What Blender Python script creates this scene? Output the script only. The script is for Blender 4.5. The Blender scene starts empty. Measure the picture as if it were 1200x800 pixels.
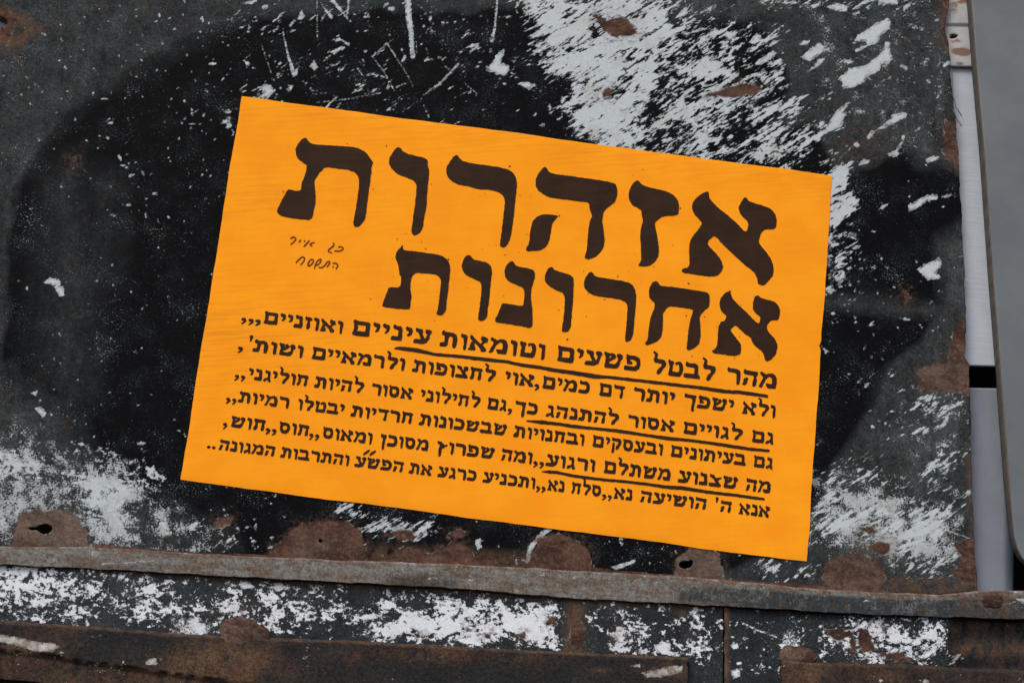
import bpy, math, random
import numpy as np
from mathutils import Vector, Matrix
from mathutils.geometry import tessellate_polygon

sc = bpy.context.scene
R = math.radians
rng = np.random.default_rng(7)
random.seed(7)

# ------------------------------------------------------------------ camera
S = 0.0007                      # metres per unit of the plan grid used below (1 unit on the steel sheet)
FOC = 2400.0                    # focal length in plan units (72 mm on a 36 mm sensor)
TILT, ROLL = R(18.5), R(2.9)    # looks up at the sheet, slightly rolled
FWD = Vector((0, math.cos(TILT), math.sin(TILT)))
RX0 = Vector((1, 0, 0))
UP0 = RX0.cross(FWD)
RX = RX0 * math.cos(ROLL) + UP0 * math.sin(ROLL)
UP = UP0 * math.cos(ROLL) - RX0 * math.sin(ROLL)
CAMLOC = -FWD * (FOC * S)
cam_d = bpy.data.cameras.new('camera')
cam_d.lens, cam_d.sensor_width = 72.0, 36.0
cam_d.clip_start, cam_d.clip_end = 0.05, 200
cam = bpy.data.objects.new('camera', cam_d)
sc.collection.objects.link(cam)
m = Matrix((RX, UP, -FWD)).transposed().to_4x4()
m.translation = CAMLOC
cam.matrix_world = m
sc.camera = cam

# ------------------------------------------------------------------ light: bright overcast daylight
SUN_EL, SUN_AZ = R(52), R(205)          # azimuth measured clockwise from +Y
w = bpy.data.worlds.new('World')
sc.world = w
w.use_nodes = True
wn = w.node_tree
bg = wn.nodes['Background']
sky = wn.nodes.new('ShaderNodeTexSky')
sky.sky_type = 'NISHITA'
sky.sun_disc = False
sky.sun_elevation = SUN_EL
sky.sun_rotation = SUN_AZ
sky.air_density, sky.dust_density, sky.ozone_density = 1.0, 3.0, 1.0
wn.links.new(sky.outputs[0], bg.inputs[0])
bg.inputs[1].default_value = 0.11
sun_d = bpy.data.lights.new('sun', 'SUN')
sun_d.energy, sun_d.angle, sun_d.color = 1.2, R(25), (1.0, 0.96, 0.9)
sun = bpy.data.objects.new('sun', sun_d)
sc.collection.objects.link(sun)
sd = Vector((math.sin(SUN_AZ) * math.cos(SUN_EL), math.cos(SUN_AZ) * math.cos(SUN_EL), math.sin(SUN_EL)))
sun.rotation_euler = sd.to_track_quat('Z', 'Y').to_euler()
sc.view_settings.view_transform = 'Standard'
sc.view_settings.look = 'None'
sc.view_settings.exposure = 0.68
sc.view_settings.gamma = 1.0

# ------------------------------------------------------------------ plan -> world
_F, _RX, _UP, _C = (np.array(v) for v in (FWD, RX, UP, CAMLOC))
def world(px, py, yy):
    """plan point (px, py) carried on to the depth yy (metres behind the face of the steel sheet)"""
    px, py = np.asarray(px, float), np.asarray(py, float)
    yy = np.broadcast_to(np.asarray(yy, float), px.shape)
    d = _F * FOC + _RX * (px - 600)[..., None] - _UP * (py - 400)[..., None]
    t = (yy - _C[1]) / d[..., 1]
    return _C + d * t[..., None]

# ------------------------------------------------------------------ fields
def sd_poly(P, poly):
    """signed distance, positive inside"""
    poly = np.asarray(poly, float)
    d2 = np.full(len(P), 1e12)
    ins = np.zeros(len(P), bool)
    n = len(poly)
    for i in range(n):
        a, b = poly[i], poly[(i + 1) % n]
        e = b - a
        L = e @ e + 1e-9
        wv = P - a
        t = np.clip((wv @ e) / L, 0, 1)
        q = wv - t[:, None] * e
        d2 = np.minimum(d2, (q * q).sum(1))
        c = ((a[1] <= P[:, 1]) != (b[1] <= P[:, 1]))
        if c.any() and abs(e[1]) > 1e-9:
            xi = a[0] + (P[:, 1] - a[1]) * e[0] / e[1]
            ins ^= c & (P[:, 0] < xi)
    d = np.sqrt(d2)
    return np.where(ins, d, -d)

def sd_stroke(P, pts):
    """polyline with a half width per point; positive inside"""
    out = np.full(len(P), -1e6)
    pts = np.asarray(pts, float)
    for a, b in zip(pts[:-1], pts[1:]):
        e = (b - a)[:2]
        L = e @ e + 1e-9
        wv = P - a[:2]
        t = np.clip((wv @ e) / L, 0, 1)
        q = wv - t[:, None] * e
        out = np.maximum(out, a[2] + t * (b[2] - a[2]) - np.sqrt((q * q).sum(1)))
    return out

def window(P, pts, pad):
    pts = np.asarray(pts, float)
    lo, hi = pts[:, :2].min(0) - pad, pts[:, :2].max(0) + pad
    return np.nonzero((P[:, 0] > lo[0]) & (P[:, 0] < hi[0]) & (P[:, 1] > lo[1]) & (P[:, 1] < hi[1]))[0]

def add_polys(F, P, polys, pad=14):
    for p in polys:
        i = window(P, p, pad)
        if len(i):
            F[i] = np.maximum(F[i], sd_poly(P[i], p))
def add_strokes(F, P, strokes, pad=14):
    for p in strokes:
        i = window(P, p, pad)
        if len(i):
            F[i] = np.maximum(F[i], sd_stroke(P[i], p))
def gauss(P, x, y, rx, ry, a):
    return a * np.exp(-((P[:, 0] - x) / rx) ** 2 - ((P[:, 1] - y) / ry) ** 2)
def zm(x0, y0, s, pts):
    return [(x0 + p[0] / s, y0 + p[1] / s) + tuple(v / s for v in p[2:]) for p in pts]
def region(P, poly, feather, amp):
    return np.clip(0.5 + sd_poly(P, poly) / feather, 0, 1) * amp
def ell(x, y, rx, ry, ang=0, n=14, jit=0.0, r=rng):
    out = []
    for k in range(n):
        a = 2 * math.pi * k / n
        j = 1 + jit * (r.random() - 0.5) * 2
        u, v = rx * math.cos(a) * j, ry * math.sin(a) * j
        c, s = math.cos(ang), math.sin(ang)
        out.append((x + u * c - v * s, y + u * s + v * c))
    return out
def lut(pairs):
    xs, ys = zip(*pairs)
    return lambda v: np.interp(v, xs, ys)
def wobble(v, seed, scale, amp):
    """cheap smooth 1-D noise"""
    r = np.random.default_rng(seed)
    out = np.zeros_like(np.asarray(v, float))
    for k in range(6):
        out += np.sin(np.asarray(v) / scale * (1.7 ** k) * 2 * math.pi + r.random() * 6.28) / (1.5 ** k)
    return out * amp * 0.4

# ------------------------------------------------------------------ mesh builders
def link_mesh(name, verts, faces, mat, parent=None, attrs=None, smooth=True, origin=None):
    me = bpy.data.meshes.new(name)
    verts = np.asarray(verts, np.float32)
    faces = np.asarray(faces, np.int32)
    nv, nf, k = len(verts), len(faces), faces.shape[1]
    me.vertices.add(nv)
    me.vertices.foreach_set('co', verts.ravel())
    me.loops.add(nf * k)
    me.loops.foreach_set('vertex_index', faces.ravel())
    me.polygons.add(nf)
    me.polygons.foreach_set('loop_start', np.arange(0, nf * k, k, dtype=np.int32))
    me.update(calc_edges=True)
    me.polygons.foreach_set('use_smooth', np.full(nf, smooth))
    uv = me.uv_layers.new(name='surface')
    co = verts[faces.ravel()]
    # plan of the surface in hundreds of units, so that the wear patterns have one scale everywhere
    uv.data.foreach_set('uv', (np.stack([co[:, 0], co[:, 2]], 1) / (S * 100)).astype(np.float32).ravel())
    for an, av in (attrs or {}).items():
        at = me.attributes.new(an, 'FLOAT', 'POINT')
        at.data.foreach_set('value', np.asarray(av, np.float32))
    me.materials.append(mat)
    me.validate()
    o = bpy.data.objects.new(name, me)
    sc.collection.objects.link(o)
    if parent is not None:
        o.parent = parent
        o.matrix_parent_inverse = Matrix.Translation(-parent.location)
    return o

def sheet(name, xl, xr, yt, yb, step, depth, attrf, mat, parent=None, holes=(), thick=0.0):
    """a plate of steel between two side edges xl(y), xr(y) and two edges yt(x), yb(x), in plan units"""
    x0, x1 = float(np.min(xl(np.linspace(-40, 840, 200)))), float(np.max(xr(np.linspace(-40, 840, 200))))
    y0, y1 = float(np.min(yt(np.linspace(-80, 1300, 200)))), float(np.max(yb(np.linspace(-80, 1300, 200))))
    nx, ny = max(2, int((x1 - x0) / step)), max(2, int((y1 - y0) / step))
    s, t = np.meshgrid(np.linspace(0, 1, nx), np.linspace(0, 1, ny))
    X = x0 + s * (x1 - x0)
    Y = y0 + t * (y1 - y0)
    for _ in range(3):
        a, b = yt(X), yb(X)
        Y = a + t * (b - a)
        a, b = xl(Y), xr(Y)
        X = a + s * (b - a)
    P = np.stack([X.ravel(), Y.ravel()], 1)
    idx = np.arange(nx * ny).reshape(ny, nx)
    F = np.stack([idx[:-1, :-1], idx[1:, :-1], idx[1:, 1:], idx[:-1, 1:]], -1).reshape(-1, 4)
    for h in holes:                                   # real openings cut through the plate
        cen = P[F].mean(1)
        F = F[sd_poly(cen, h) < 0]
        i = window(P, h, 6)
        for _ in range(2):
            d = sd_poly(P[i], h)
            e = 0.05
            gx = (sd_poly(P[i] + (e, 0), h) - sd_poly(P[i] - (e, 0), h)) / (2 * e)
            gy = (sd_poly(P[i] + (0, e), h) - sd_poly(P[i] - (0, e), h)) / (2 * e)
            near = np.abs(d) < step * 0.75
            P[i[near]] -= (np.stack([gx, gy], 1) * d[:, None])[near]
    used = np.unique(F)
    rem = np.full(len(P), -1)
    rem[used] = np.arange(len(used))
    P = P[used]
    F = rem[F]
    T = t.ravel()[used]
    V = world(P[:, 0], P[:, 1], depth(P, T))
    o = link_mesh(name, V, F, mat, parent, attrf(P, T))
    if thick:
        md = o.modifiers.new('thickness', 'SOLIDIFY')
        md.thickness = thick
        md.offset = -1.0
    return o

def thing(name, label, cat, px, py, yy=0.0):
    o = bpy.data.objects.new(name, None)
    sc.collection.objects.link(o)
    o.location = Vector(world(px, py, yy))
    o.empty_display_size = 0.02
    o['label'], o['category'] = label, cat
    return o
def tag(o, label, cat):
    o['kind'] = 'thing'
    o['label'], o['category'] = label, cat
    return o

# ------------------------------------------------------------------ materials
class NT:
    def __init__(self, name):
        self.m = bpy.data.materials.new(name)
        self.m.use_nodes = True
        self.t = self.m.node_tree
        self.bsdf = self.t.nodes['Principled BSDF']
        uv = self.t.nodes.new('ShaderNodeUVMap')
        uv.uv_map = 'surface'
        sc_ = self.t.nodes.new('ShaderNodeVectorMath')
        sc_.operation = 'SCALE'
        sc_.inputs[3].default_value = 100.0
        self.t.links.new(uv.outputs[0], sc_.inputs[0])
        self.uv = sc_.outputs[0]
    def _set(self, sock, v):
        if hasattr(v, 'is_output'):
            self.t.links.new(v, sock)
        elif isinstance(v, (tuple, list)) and len(v) == 3 and len(sock.default_value) == 4:
            sock.default_value = (*v, 1)
        else:
            sock.default_value = v
    def attr(self, n):
        a = self.t.nodes.new('ShaderNodeAttribute')
        a.attribute_name = n
        return a.outputs['Fac']
    def math(self, op, a, b=0.0, c=0.0, clamp=False):
        n = self.t.nodes.new('ShaderNodeMath')
        n.operation = op
        n.use_clamp = clamp
        for s, v in zip(n.inputs, (a, b, c)):
            self._set(s, v)
        return n.outputs[0]
    def vec(self, rot=0.0, sx=1.0, sy=1.0, off=(0, 0, 0)):
        """wear coordinates: rotated by rot, then sized so that 1 = sx (sy) units"""
        a = self.t.nodes.new('ShaderNodeMapping')
        a.inputs['Rotation'].default_value = (0, 0, rot)
        self.t.links.new(self.uv, a.inputs[0])
        b = self.t.nodes.new('ShaderNodeMapping')
        b.inputs['Scale'].default_value = (1 / sx, 1 / sy, 1)
        b.inputs['Location'].default_value = off
        self.t.links.new(a.outputs[0], b.inputs[0])
        return b.outputs[0]
    def noise(self, vec, detail=6, rough=0.55, dist=0.0, scale=1.0):
        n = self.t.nodes.new('ShaderNodeTexNoise')
        n.inputs['Scale'].default_value = scale
        n.inputs['Detail'].default_value = detail
        n.inputs['Roughness'].default_value = rough
        n.inputs['Distortion'].default_value = dist
        self.t.links.new(vec, n.inputs['Vector'])
        return n.outputs['Fac']
    def voronoi(self, vec, feature='F1'):
        n = self.t.nodes.new('ShaderNodeTexVoronoi')
        n.feature = feature
        self.t.links.new(vec, n.inputs['Vector'])
        return n
    def step(self, v, lo, hi):
        n = self.t.nodes.new('ShaderNodeMapRange')
        n.interpolation_type = 'SMOOTHSTEP'
        for s, x in zip(n.inputs, (v, lo, hi, 0.0, 1.0)):
            self._set(s, x)
        return n.outputs[0]
    def lin(self, v, lo, hi, a=0.0, b=1.0):
        n = self.t.nodes.new('ShaderNodeMapRange')
        for s, x in zip(n.inputs, (v, lo, hi, a, b)):
            self._set(s, x)
        return n.outputs[0]
    def mix(self, f, a, b):
        n = self.t.nodes.new('ShaderNodeMix')
        n.data_type = 'RGBA'
        self._set(n.inputs[0], f)
        self._set(n.inputs[6], a)
        self._set(n.inputs[7], b)
        return n.outputs[2]
    def mixf(self, f, a, b):
        n = self.t.nodes.new('ShaderNodeMix')
        self._set(n.inputs[0], f)
        self._set(n.inputs[2], a)
        self._set(n.inputs[3], b)
        return n.outputs[0]
    def finish(self, col, rough, height=None, dist=0.0004, strength=0.6, spec=0.3, metal=0.0):
        self._set(self.bsdf.inputs['Base Color'], col)
        self._set(self.bsdf.inputs['Roughness'], rough)
        self._set(self.bsdf.inputs['Specular IOR Level'], spec)
        self._set(self.bsdf.inputs['Metallic'], metal)
        if height is not None:
            b = self.t.nodes.new('ShaderNodeBump')
            b.inputs['Distance'].default_value = dist
            b.inputs['Strength'].default_value = strength
            self.t.links.new(height, b.inputs['Height'])
            self.t.links.new(b.outputs[0], self.bsdf.inputs['Normal'])
        return self.m

STREAK = R(-36)   # the scraped paint runs up to the right
def rust_colour(N):
    n1 = N.noise(N.vec(0.2, 40, 26), 8, 0.66)
    n2 = N.noise(N.vec(0, 6, 5, (3, 5, 0)), 6, 0.65)
    n3 = N.noise(N.vec(0, 2.4, 2.4, (8, 5, 0)), 3, 0.6)
    c = N.mix(N.step(n1, 0.40, 0.60), (0.048, 0.025, 0.020), (0.110, 0.058, 0.041))
    c = N.mix(N.attr('ash'), c, N.mix(N.step(n1, 0.40, 0.60), (0.098, 0.066, 0.050), (0.170, 0.130, 0.106)))
    c = N.mix(N.math('MULTIPLY', N.step(n2, 0.52, 0.70), 0.55), c, (0.165, 0.120, 0.096))
    c = N.mix(N.math('MULTIPLY', N.step(n2, 0.48, 0.30), 0.60), c, (0.030, 0.018, 0.015))
    n4 = N.noise(N.vec(0.4, 22, 12, (28, 5, 0)), 6, 0.68)
    c = N.mix(N.math('MULTIPLY', N.step(n4, 0.54, 0.72), 0.5), c, (0.150, 0.068, 0.034))
    c = N.mix(N.math('MULTIPLY', N.step(n3, 0.52, 0.72), 0.40), c, (0.04, 0.024, 0.02))
    return c, n2

def weathered(name, base, dusty, white=(0.60, 0.63, 0.64), rough=0.5, spec=0.02, specks=1.0, grime=(0.36, 0.33, 0.26), cloud=1.0, mottle=False, grain=1.5, dusty_shift=(0.86, 1.0, 1.03)):
    """old paint: a base coat, a dusty film, remains of a white coat and bare rusty places"""
    N = NT(name)
    fine = N.noise(N.vec(0, 4.0, 4.0), 4, 0.6)
    mid = N.noise(N.vec(0, 38, 38, (9, 2, 0)), 8, 0.62)
    drip = N.noise(N.vec(0, 9, 160, (1, 7, 0)), 6, 0.6)
    # dusty film: clouds, run marks and a fine grain
    gr = N.noise(N.vec(0.3, 2.6, 2.6, (12, 4, 0)), 3, 0.7)
    gr2 = N.noise(N.vec(0.9, 9, 9, (5, 14, 0)), 5, 0.7)
    dn = N.math('ADD', N.math('MULTIPLY', N.math('SUBTRACT', mid, 0.5), 2.0 * cloud), N.math('MULTIPLY', N.math('SUBTRACT', gr, 0.5), 2.2))
    dn = N.math('ADD', dn, N.math('MULTIPLY', N.math('SUBTRACT', gr2, 0.5), 2.4 * cloud))
    dn = N.math('ADD', dn, N.math('MULTIPLY', N.math('SUBTRACT', drip, 0.5), 1.2))
    da = N.attr('dust')
    dust = N.math('MULTIPLY', da, N.math('ADD', dn, 1.0), clamp=True)
    veil = N.math('MULTIPLY', N.step(mid, 0.46, 0.75), N.math('MULTIPLY', N.step(gr, 0.42, 0.68), 0.42))
    dust = N.math('ADD', dust, veil, clamp=True)
    hue = N.noise(N.vec(0, 26, 26, (3, 33, 0)), 5, 0.6)
    dcol = N.mix(N.step(hue, 0.40, 0.62), dusty, tuple(dusty[k] * q for k, q in enumerate(dusty_shift)))
    if mottle:
        m1 = N.noise(N.vec(0.04, 60, 14, (2, 8, 0)), 8, 0.66)
        m2 = N.noise(N.vec(0, 8, 5, (9, 8, 0)), 6, 0.68)
        base = N.mix(N.math('MULTIPLY', N.step(m1, 0.44, 0.60), 0.85), base, tuple(base[k] * q for k, q in enumerate((0.66, 0.52, 0.42))))
        base = N.mix(N.math('MULTIPLY', N.step(m2, 0.52, 0.68), 0.80), base, (0.052, 0.044, 0.037))
        base = N.mix(N.math('MULTIPLY', N.step(m2, 0.46, 0.30), 0.55), base, (0.30, 0.295, 0.28))
    col = N.mix(dust, base, dcol)
    # brown bloom in the film
    br = N.math('MULTIPLY', N.step(N.noise(N.vec(0, 12, 12, (31, 8, 0)), 6, 0.68), 0.52, 0.68), N.math('MULTIPLY', da, 1.1))
    col = N.mix(br, col, (0.062, 0.040, 0.022))
    # white coat, scraped along one direction
    n1 = N.noise(N.vec(STREAK, 70, 24), 9, 0.68, 0.25)
    n2 = N.noise(N.vec(STREAK, 15, 5.0, (5, 3, 0)), 6, 0.62)
    n3 = N.noise(N.vec(STREAK, 6.5, 2.4, (15, 3, 2)), 4, 0.7)
    st = N.math('ADD', N.math('ADD', N.math('MULTIPLY', N.math('SUBTRACT', n1, 0.5), 2.1), N.math('MULTIPLY', N.math('SUBTRACT', n3, 0.5), 0.9)), N.math('MULTIPLY', N.math('SUBTRACT', n2, 0.5), 1.8))
    ws = N.step(N.math('ADD', N.attr('streak'), st), -0.05, 0.08)
    # white coat, flaked without direction
    b1 = N.noise(N.vec(0, 24, 19, (2, 11, 0)), 9, 0.66, 0.3)
    b2 = N.noise(N.vec(0, 4.6, 4.2, (7, 1, 0)), 6, 0.72)
    b3 = N.noise(N.vec(0, 9, 7.5, (7, 31, 0)), 6, 0.7)
    bt = N.math('ADD', N.math('ADD', N.math('MULTIPLY', N.math('SUBTRACT', b1, 0.5), 1.9), N.math('MULTIPLY', N.math('SUBTRACT', b3, 0.5), 1.1)), N.math('MULTIPLY', N.math('SUBTRACT', b2, 0.5), 1.5))
    wb = N.step(N.math('ADD', N.attr('blot'), bt), -0.03, 0.05)
    # powdery remains
    p1 = N.noise(N.vec(0, 2.3, 2.3, (17, 1, 0)), 4, 0.75)
    p2 = N.noise(N.vec(0, 18, 18, (4, 21, 0)), 6, 0.6)
    pw = N.math('ADD', N.math('MULTIPLY', N.math('SUBTRACT', p1, 0.5), 1.7), N.math('MULTIPLY', N.math('SUBTRACT', p2, 0.5), 1.8))
    wp = N.math('MULTIPLY', N.step(N.math('ADD', N.attr('powder'), pw), -0.06, 0.16), 0.85)
    # single flakes and scratches
    f1 = N.noise(N.vec(STREAK, 5, 2.6, (3, 9, 0)), 5, 0.7)
    f2 = N.noise(N.vec(STREAK, 9, 5, (23, 9, 0)), 4, 0.6)
    wf = N.step(N.math('ADD', N.attr('flake'), N.math('MULTIPLY', N.math('SUBTRACT', f1, 0.52), 7.5)), -0.5, 0.6)
    wf = N.math('MULTIPLY', wf, N.math('MAXIMUM', N.step(N.attr('flake'), 1.5, 3.0), N.lin(f2, 0.34, 0.56, 0.22, 1.0)))
    # specks
    s1 = N.noise(N.vec(0, 3.1, 2.6, (41, 13, 0)), 3, 0.6)
    s2 = N.noise(N.vec(0, 55, 45, (6, 6, 4)), 5, 0.6)
    sp = N.step(N.math('ADD', s1, N.math('MULTIPLY', N.math('SUBTRACT', s2, 0.5), 0.45)), 0.69, 0.755)
    s3 = N.noise(N.vec(0.5, 1.7, 1.5, (1, 43, 0)), 2, 0.6)
    sp2 = N.step(N.math('ADD', s3, N.math('MULTIPLY', N.math('SUBTRACT', s2, 0.5), 0.5)), 0.66, 0.76)
    sp = N.math('MULTIPLY', N.math('MAXIMUM', sp, N.math('MULTIPLY', sp2, 0.5)), 0.75 * specks)
    wm = N.math('MAXIMUM', N.math('MAXIMUM', ws, wb), N.math('MAXIMUM', wf, N.math('MAXIMUM', wp, sp)))
    gn = N.noise(N.vec(0, 30, 24, (8, 8, 8)), 7, 0.65)
    gf = N.noise(N.vec(STREAK, 9, 4, (1, 1, 3)), 5, 0.65)
    wc = N.mix(N.math('MULTIPLY', N.step(gn, 0.47, 0.72), 0.55), white, grime)
    wc = N.mix(N.math('MULTIPLY', N.step(gf, 0.50, 0.68), 0.35), wc, (0.40, 0.42, 0.43))
    col = N.mix(wm, col, wc)
    # stain: brown run-off
    sn = N.noise(N.vec(0, 12, 20, (13, 4, 0)), 7, 0.65)
    stn = N.math('MULTIPLY', N.attr('stain'), N.step(sn, 0.34, 0.60))
    col = N.mix(stn, col, (0.105, 0.062, 0.038))
    # bare rust
    rn = N.noise(N.vec(0, 11, 9, (19, 2, 0)), 6, 0.62)
    ra = N.math('ADD', N.attr('rust'), N.math('MULTIPLY', N.math('SUBTRACT', rn, 0.5), 13.0))
    rm = N.step(ra, -1.5, 1.5)
    hal = N.math('MULTIPLY', N.step(ra, -15.0, 0.0), N.step(N.noise(N.vec(0, 7, 7, (6, 9, 2)), 6, 0.7), 0.44, 0.66))
    col = N.mix(N.math('MULTIPLY', hal, 0.75), col, (0.075, 0.046, 0.031))
    rim = N.math('MULTIPLY', N.step(ra, -1.7, -0.7), N.step(ra, 0.4, -0.2))
    rim = N.math('MULTIPLY', rim, N.step(N.noise(N.vec(0, 14, 14, (2, 2, 9)), 4, 0.6), 0.50, 0.62))
    rc, r2 = rust_colour(N)
    col = N.mix(N.math('MULTIPLY', rim, 0.6), col, (0.32, 0.29, 0.24))
    col = N.mix(rm, col, rc)
    ga = N.noise(N.vec(0.7, 1.7, 1.7, (2, 22, 1)), 2, 0.6)
    gb = N.noise(N.vec(0.2, 4.5, 4.0, (12, 2, 5)), 4, 0.7)
    gv = N.math('ADD', N.math('MULTIPLY', N.math('SUBTRACT', ga, 0.5), grain), N.math('MULTIPLY', N.math('SUBTRACT', gb, 0.5), grain * 1.2))
    gv = N.math('MULTIPLY', gv, N.mixf(wm, 1.0, 0.25))
    hs = N.t.nodes.new('ShaderNodeHueSaturation')
    N._set(hs.inputs['Value'], N.math('ADD', gv, 1.0, clamp=False))
    N._set(hs.inputs['Color'], col)
    col = hs.outputs[0]
    ro = N.mixf(wm, N.math('ADD', N.mixf(dust, rough, 0.75), N.math('MULTIPLY', N.math('SUBTRACT', fine, 0.5), 0.25)), 0.68)
    ro = N.mixf(rm, ro, 0.9)
    h = N.math('ADD', N.math('MULTIPLY', wm, 0.45), N.math('MULTIPLY', fine, 0.12))
    h = N.math('ADD', h, N.math('MULTIPLY', mid, 0.5))
    h = N.math('SUBTRACT', h, N.math('MULTIPLY', rm, N.math('SUBTRACT', 0.9, N.math('MULTIPLY', r2, 0.8))))
    return N.finish(col, ro, h, 0.00055, 0.75, spec)

M_black = weathered('black_paint', (0.0038, 0.0040, 0.0046), (0.074, 0.080, 0.081), white=(0.48, 0.52, 0.53))
M_lower = weathered('lower_black_paint', (0.012, 0.014, 0.016), (0.060, 0.066, 0.068), white=(0.68, 0.70, 0.735), grime=(0.58, 0.56, 0.51), specks=0.8)
M_rail = weathered('worn_grey_steel', (0.185, 0.178, 0.163), (0.034, 0.038, 0.040), white=(0.42, 0.43, 0.42), rough=0.8, spec=0.08, specks=0.25, mottle=True, grain=1.9)
M_beam = weathered('rusted_black_steel', (0.017, 0.019, 0.020), (0.080, 0.041, 0.025), white=(0.50, 0.47, 0.43), rough=0.8, spec=0.05, specks=0.2, cloud=2.6, dusty_shift=(0.62, 0.75, 0.85), grain=2.2)

def plain(name, col, col2, rough=0.6, spec=0.3, ribs=0.0, scale=30):
    """painted board or post with faint dirt; rust attribute gives rusty edges"""
    N = NT(name)
    a = N.noise(N.vec(0, scale, scale), 8, 0.6)
    f = N.noise(N.vec(0, 3.2, 3.2, (4, 4, 0)), 3, 0.6)
    c = N.mix(N.step(a, 0.35, 0.68), col, col2)
    c = N.mix(N.math('MULTIPLY', N.step(f, 0.5, 0.75), 0.25), c, tuple(x * 0.72 for x in col))
    sn = N.noise(N.vec(0, 14, 10, (3, 4, 0)), 7, 0.65)
    sa = N.math('ADD', N.attr('stain'), N.math('MULTIPLY', N.math('SUBTRACT', sn, 0.5), 1.4))
    c = N.mix(N.math('MULTIPLY', N.step(sa, 0.35, 0.75), 0.9), c, (0.17, 0.075, 0.035))
    rn = N.noise(N.vec(0, 6, 18, (1, 2, 0)), 6, 0.65)
    rr = N.step(N.math('ADD', N.attr('rust'), N.math('MULTIPLY', N.math('SUBTRACT', rn, 0.5), 5.0)), -0.8, 0.8)
    c = N.mix(rr, c, N.mix(N.step(rn, 0.4, 0.62), (0.090, 0.072, 0.056), (0.125, 0.108, 0.090)))
    h = N.math('ADD', N.math('MULTIPLY', f, 0.2), N.math('MULTIPLY', a, 0.4))
    if ribs:
        wv = N.noise(N.vec(R(4), 60, 3.4, (0, 3, 0)), 3, 0.5)
        h = N.math('ADD', h, N.math('MULTIPLY', wv, ribs))
    return N.finish(c, N.mixf(rr, rough, 0.9), h, 0.0005, 0.7, spec)
M_white = plain('white_board_paint', (0.43, 0.465, 0.52), (0.39, 0.425, 0.475), ribs=0.7)
M_bracket = plain('stained_white_paint', (0.44, 0.44, 0.44), (0.33, 0.33, 0.33))
M_post = plain('grey_post_paint', (0.185, 0.205, 0.240), (0.165, 0.184, 0.215))
M_door = plain('grey_door_paint', (0.112, 0.123, 0.133), (0.135, 0.146, 0.151), scale=60)

N = NT('painted_hollow_shade')
M_dark = N.finish(N.mix(N.noise(N.vec(0, 40, 40), 5), (0.004, 0.004, 0.004), (0.010, 0.009, 0.008)), 0.9, spec=0.05)  # near-black colour carries the shade of the hollow

# orange paper, brushed on with paste
N = NT('orange_paper')
a = N.noise(N.vec(R(-5), 120, 3.2), 7, 0.62)
b = N.noise(N.vec(0, 60, 50, (4, 0, 0)), 7, 0.6)
f = N.noise(N.vec(0, 2.2, 2.2), 3, 0.6)
g = N.noise(N.vec(R(-40), 60, 5, (9, 0, 0)), 6, 0.6)
c = N.mix(N.step(b, 0.32, 0.70), (0.93, 0.300, 0.0080), (0.98, 0.345, 0.0105))
c = N.mix(N.math('MULTIPLY', N.step(a, 0.50, 0.72), 0.16), c, (0.86, 0.270, 0.009))
c = N.mix(N.math('MULTIPLY', N.step(g, 0.55, 0.72), 0.08), c, (0.97, 0.42, 0.04))
c = N.mix(N.math('MULTIPLY', N.step(f, 0.55, 0.8), 0.18), c, (0.78, 0.25, 0.012))
dirt = N.math('MULTIPLY', N.attr('dirt'), N.step(N.noise(N.vec(R(-7), 60, 4, (2, 5, 0)), 6, 0.6), 0.42, 0.66))
c = N.mix(N.math('MULTIPLY', dirt, 0.32), c, (0.30, 0.11, 0.02))
h = N.math('ADD', N.math('MULTIPLY', a, 0.9), N.math('ADD', N.math('MULTIPLY', b, 1.2), N.math('ADD', N.math('MULTIPLY', f, 0.10), N.math('MULTIPLY', g, 0.25))))
M_paper = N.finish(c, 0.75, h, 0.0003, 0.22, 0.06)

def ink(name, ca, cb):
    N = NT(name)
    a = N.noise(N.vec(R(-7), 50, 3.5), 5, 0.6)
    b = N.noise(N.vec(0, 30, 30, (5, 0, 0)), 6, 0.6)
    c = N.mix(N.math('MULTIPLY', N.math('ADD', N.step(a, 0.4, 0.7), N.step(b, 0.35, 0.65)), 0.5), ca, cb)
    return N.finish(c, 0.75, spec=0.12)
M_ink = ink('dark_brown_ink', (0.023, 0.0100, 0.0045), (0.040, 0.0170, 0.0070))
M_pen = ink('pen_ink', (0.11, 0.030, 0.006), (0.16, 0.045, 0.007))

# ------------------------------------------------------------------ lines of the steelwork (plan units)
sheet_r = lut([(-40, 1111), (0, 1112), (20, 1109), (34, 1107), (50, 1112), (80, 1113), (112, 1117), (130, 1118), (150, 1121), (200, 1124), (280, 1128),
               (340, 1131), (405, 1132), (418, 1130), (427, 1135), (470, 1137), (540, 1138), (600, 1140), (660, 1143), (700, 1147)])
rail_t = lut([(-80, 637), (0, 640), (106, 640.5), (133, 641.5), (267, 650), (400, 656), (517, 660), (613, 664.5), (667, 667.5), (800, 675), (860, 680),
              (967, 690.5), (1100, 696.5), (1140, 692), (1200, 691.5), (1300, 696)])
rail_b = lut([(-80, 658), (0, 662), (133, 668.5), (267, 676), (400, 683), (540, 690.5), (667, 702), (800, 709), (900, 714), (1000, 720), (1200, 727), (1300, 731)])
beam_t = lut([(-80, 720), (0, 726), (133, 735), (200, 741), (267, 744), (333, 747), (400, 749), (600, 760), (805, 769), (900, 775)])

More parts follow.
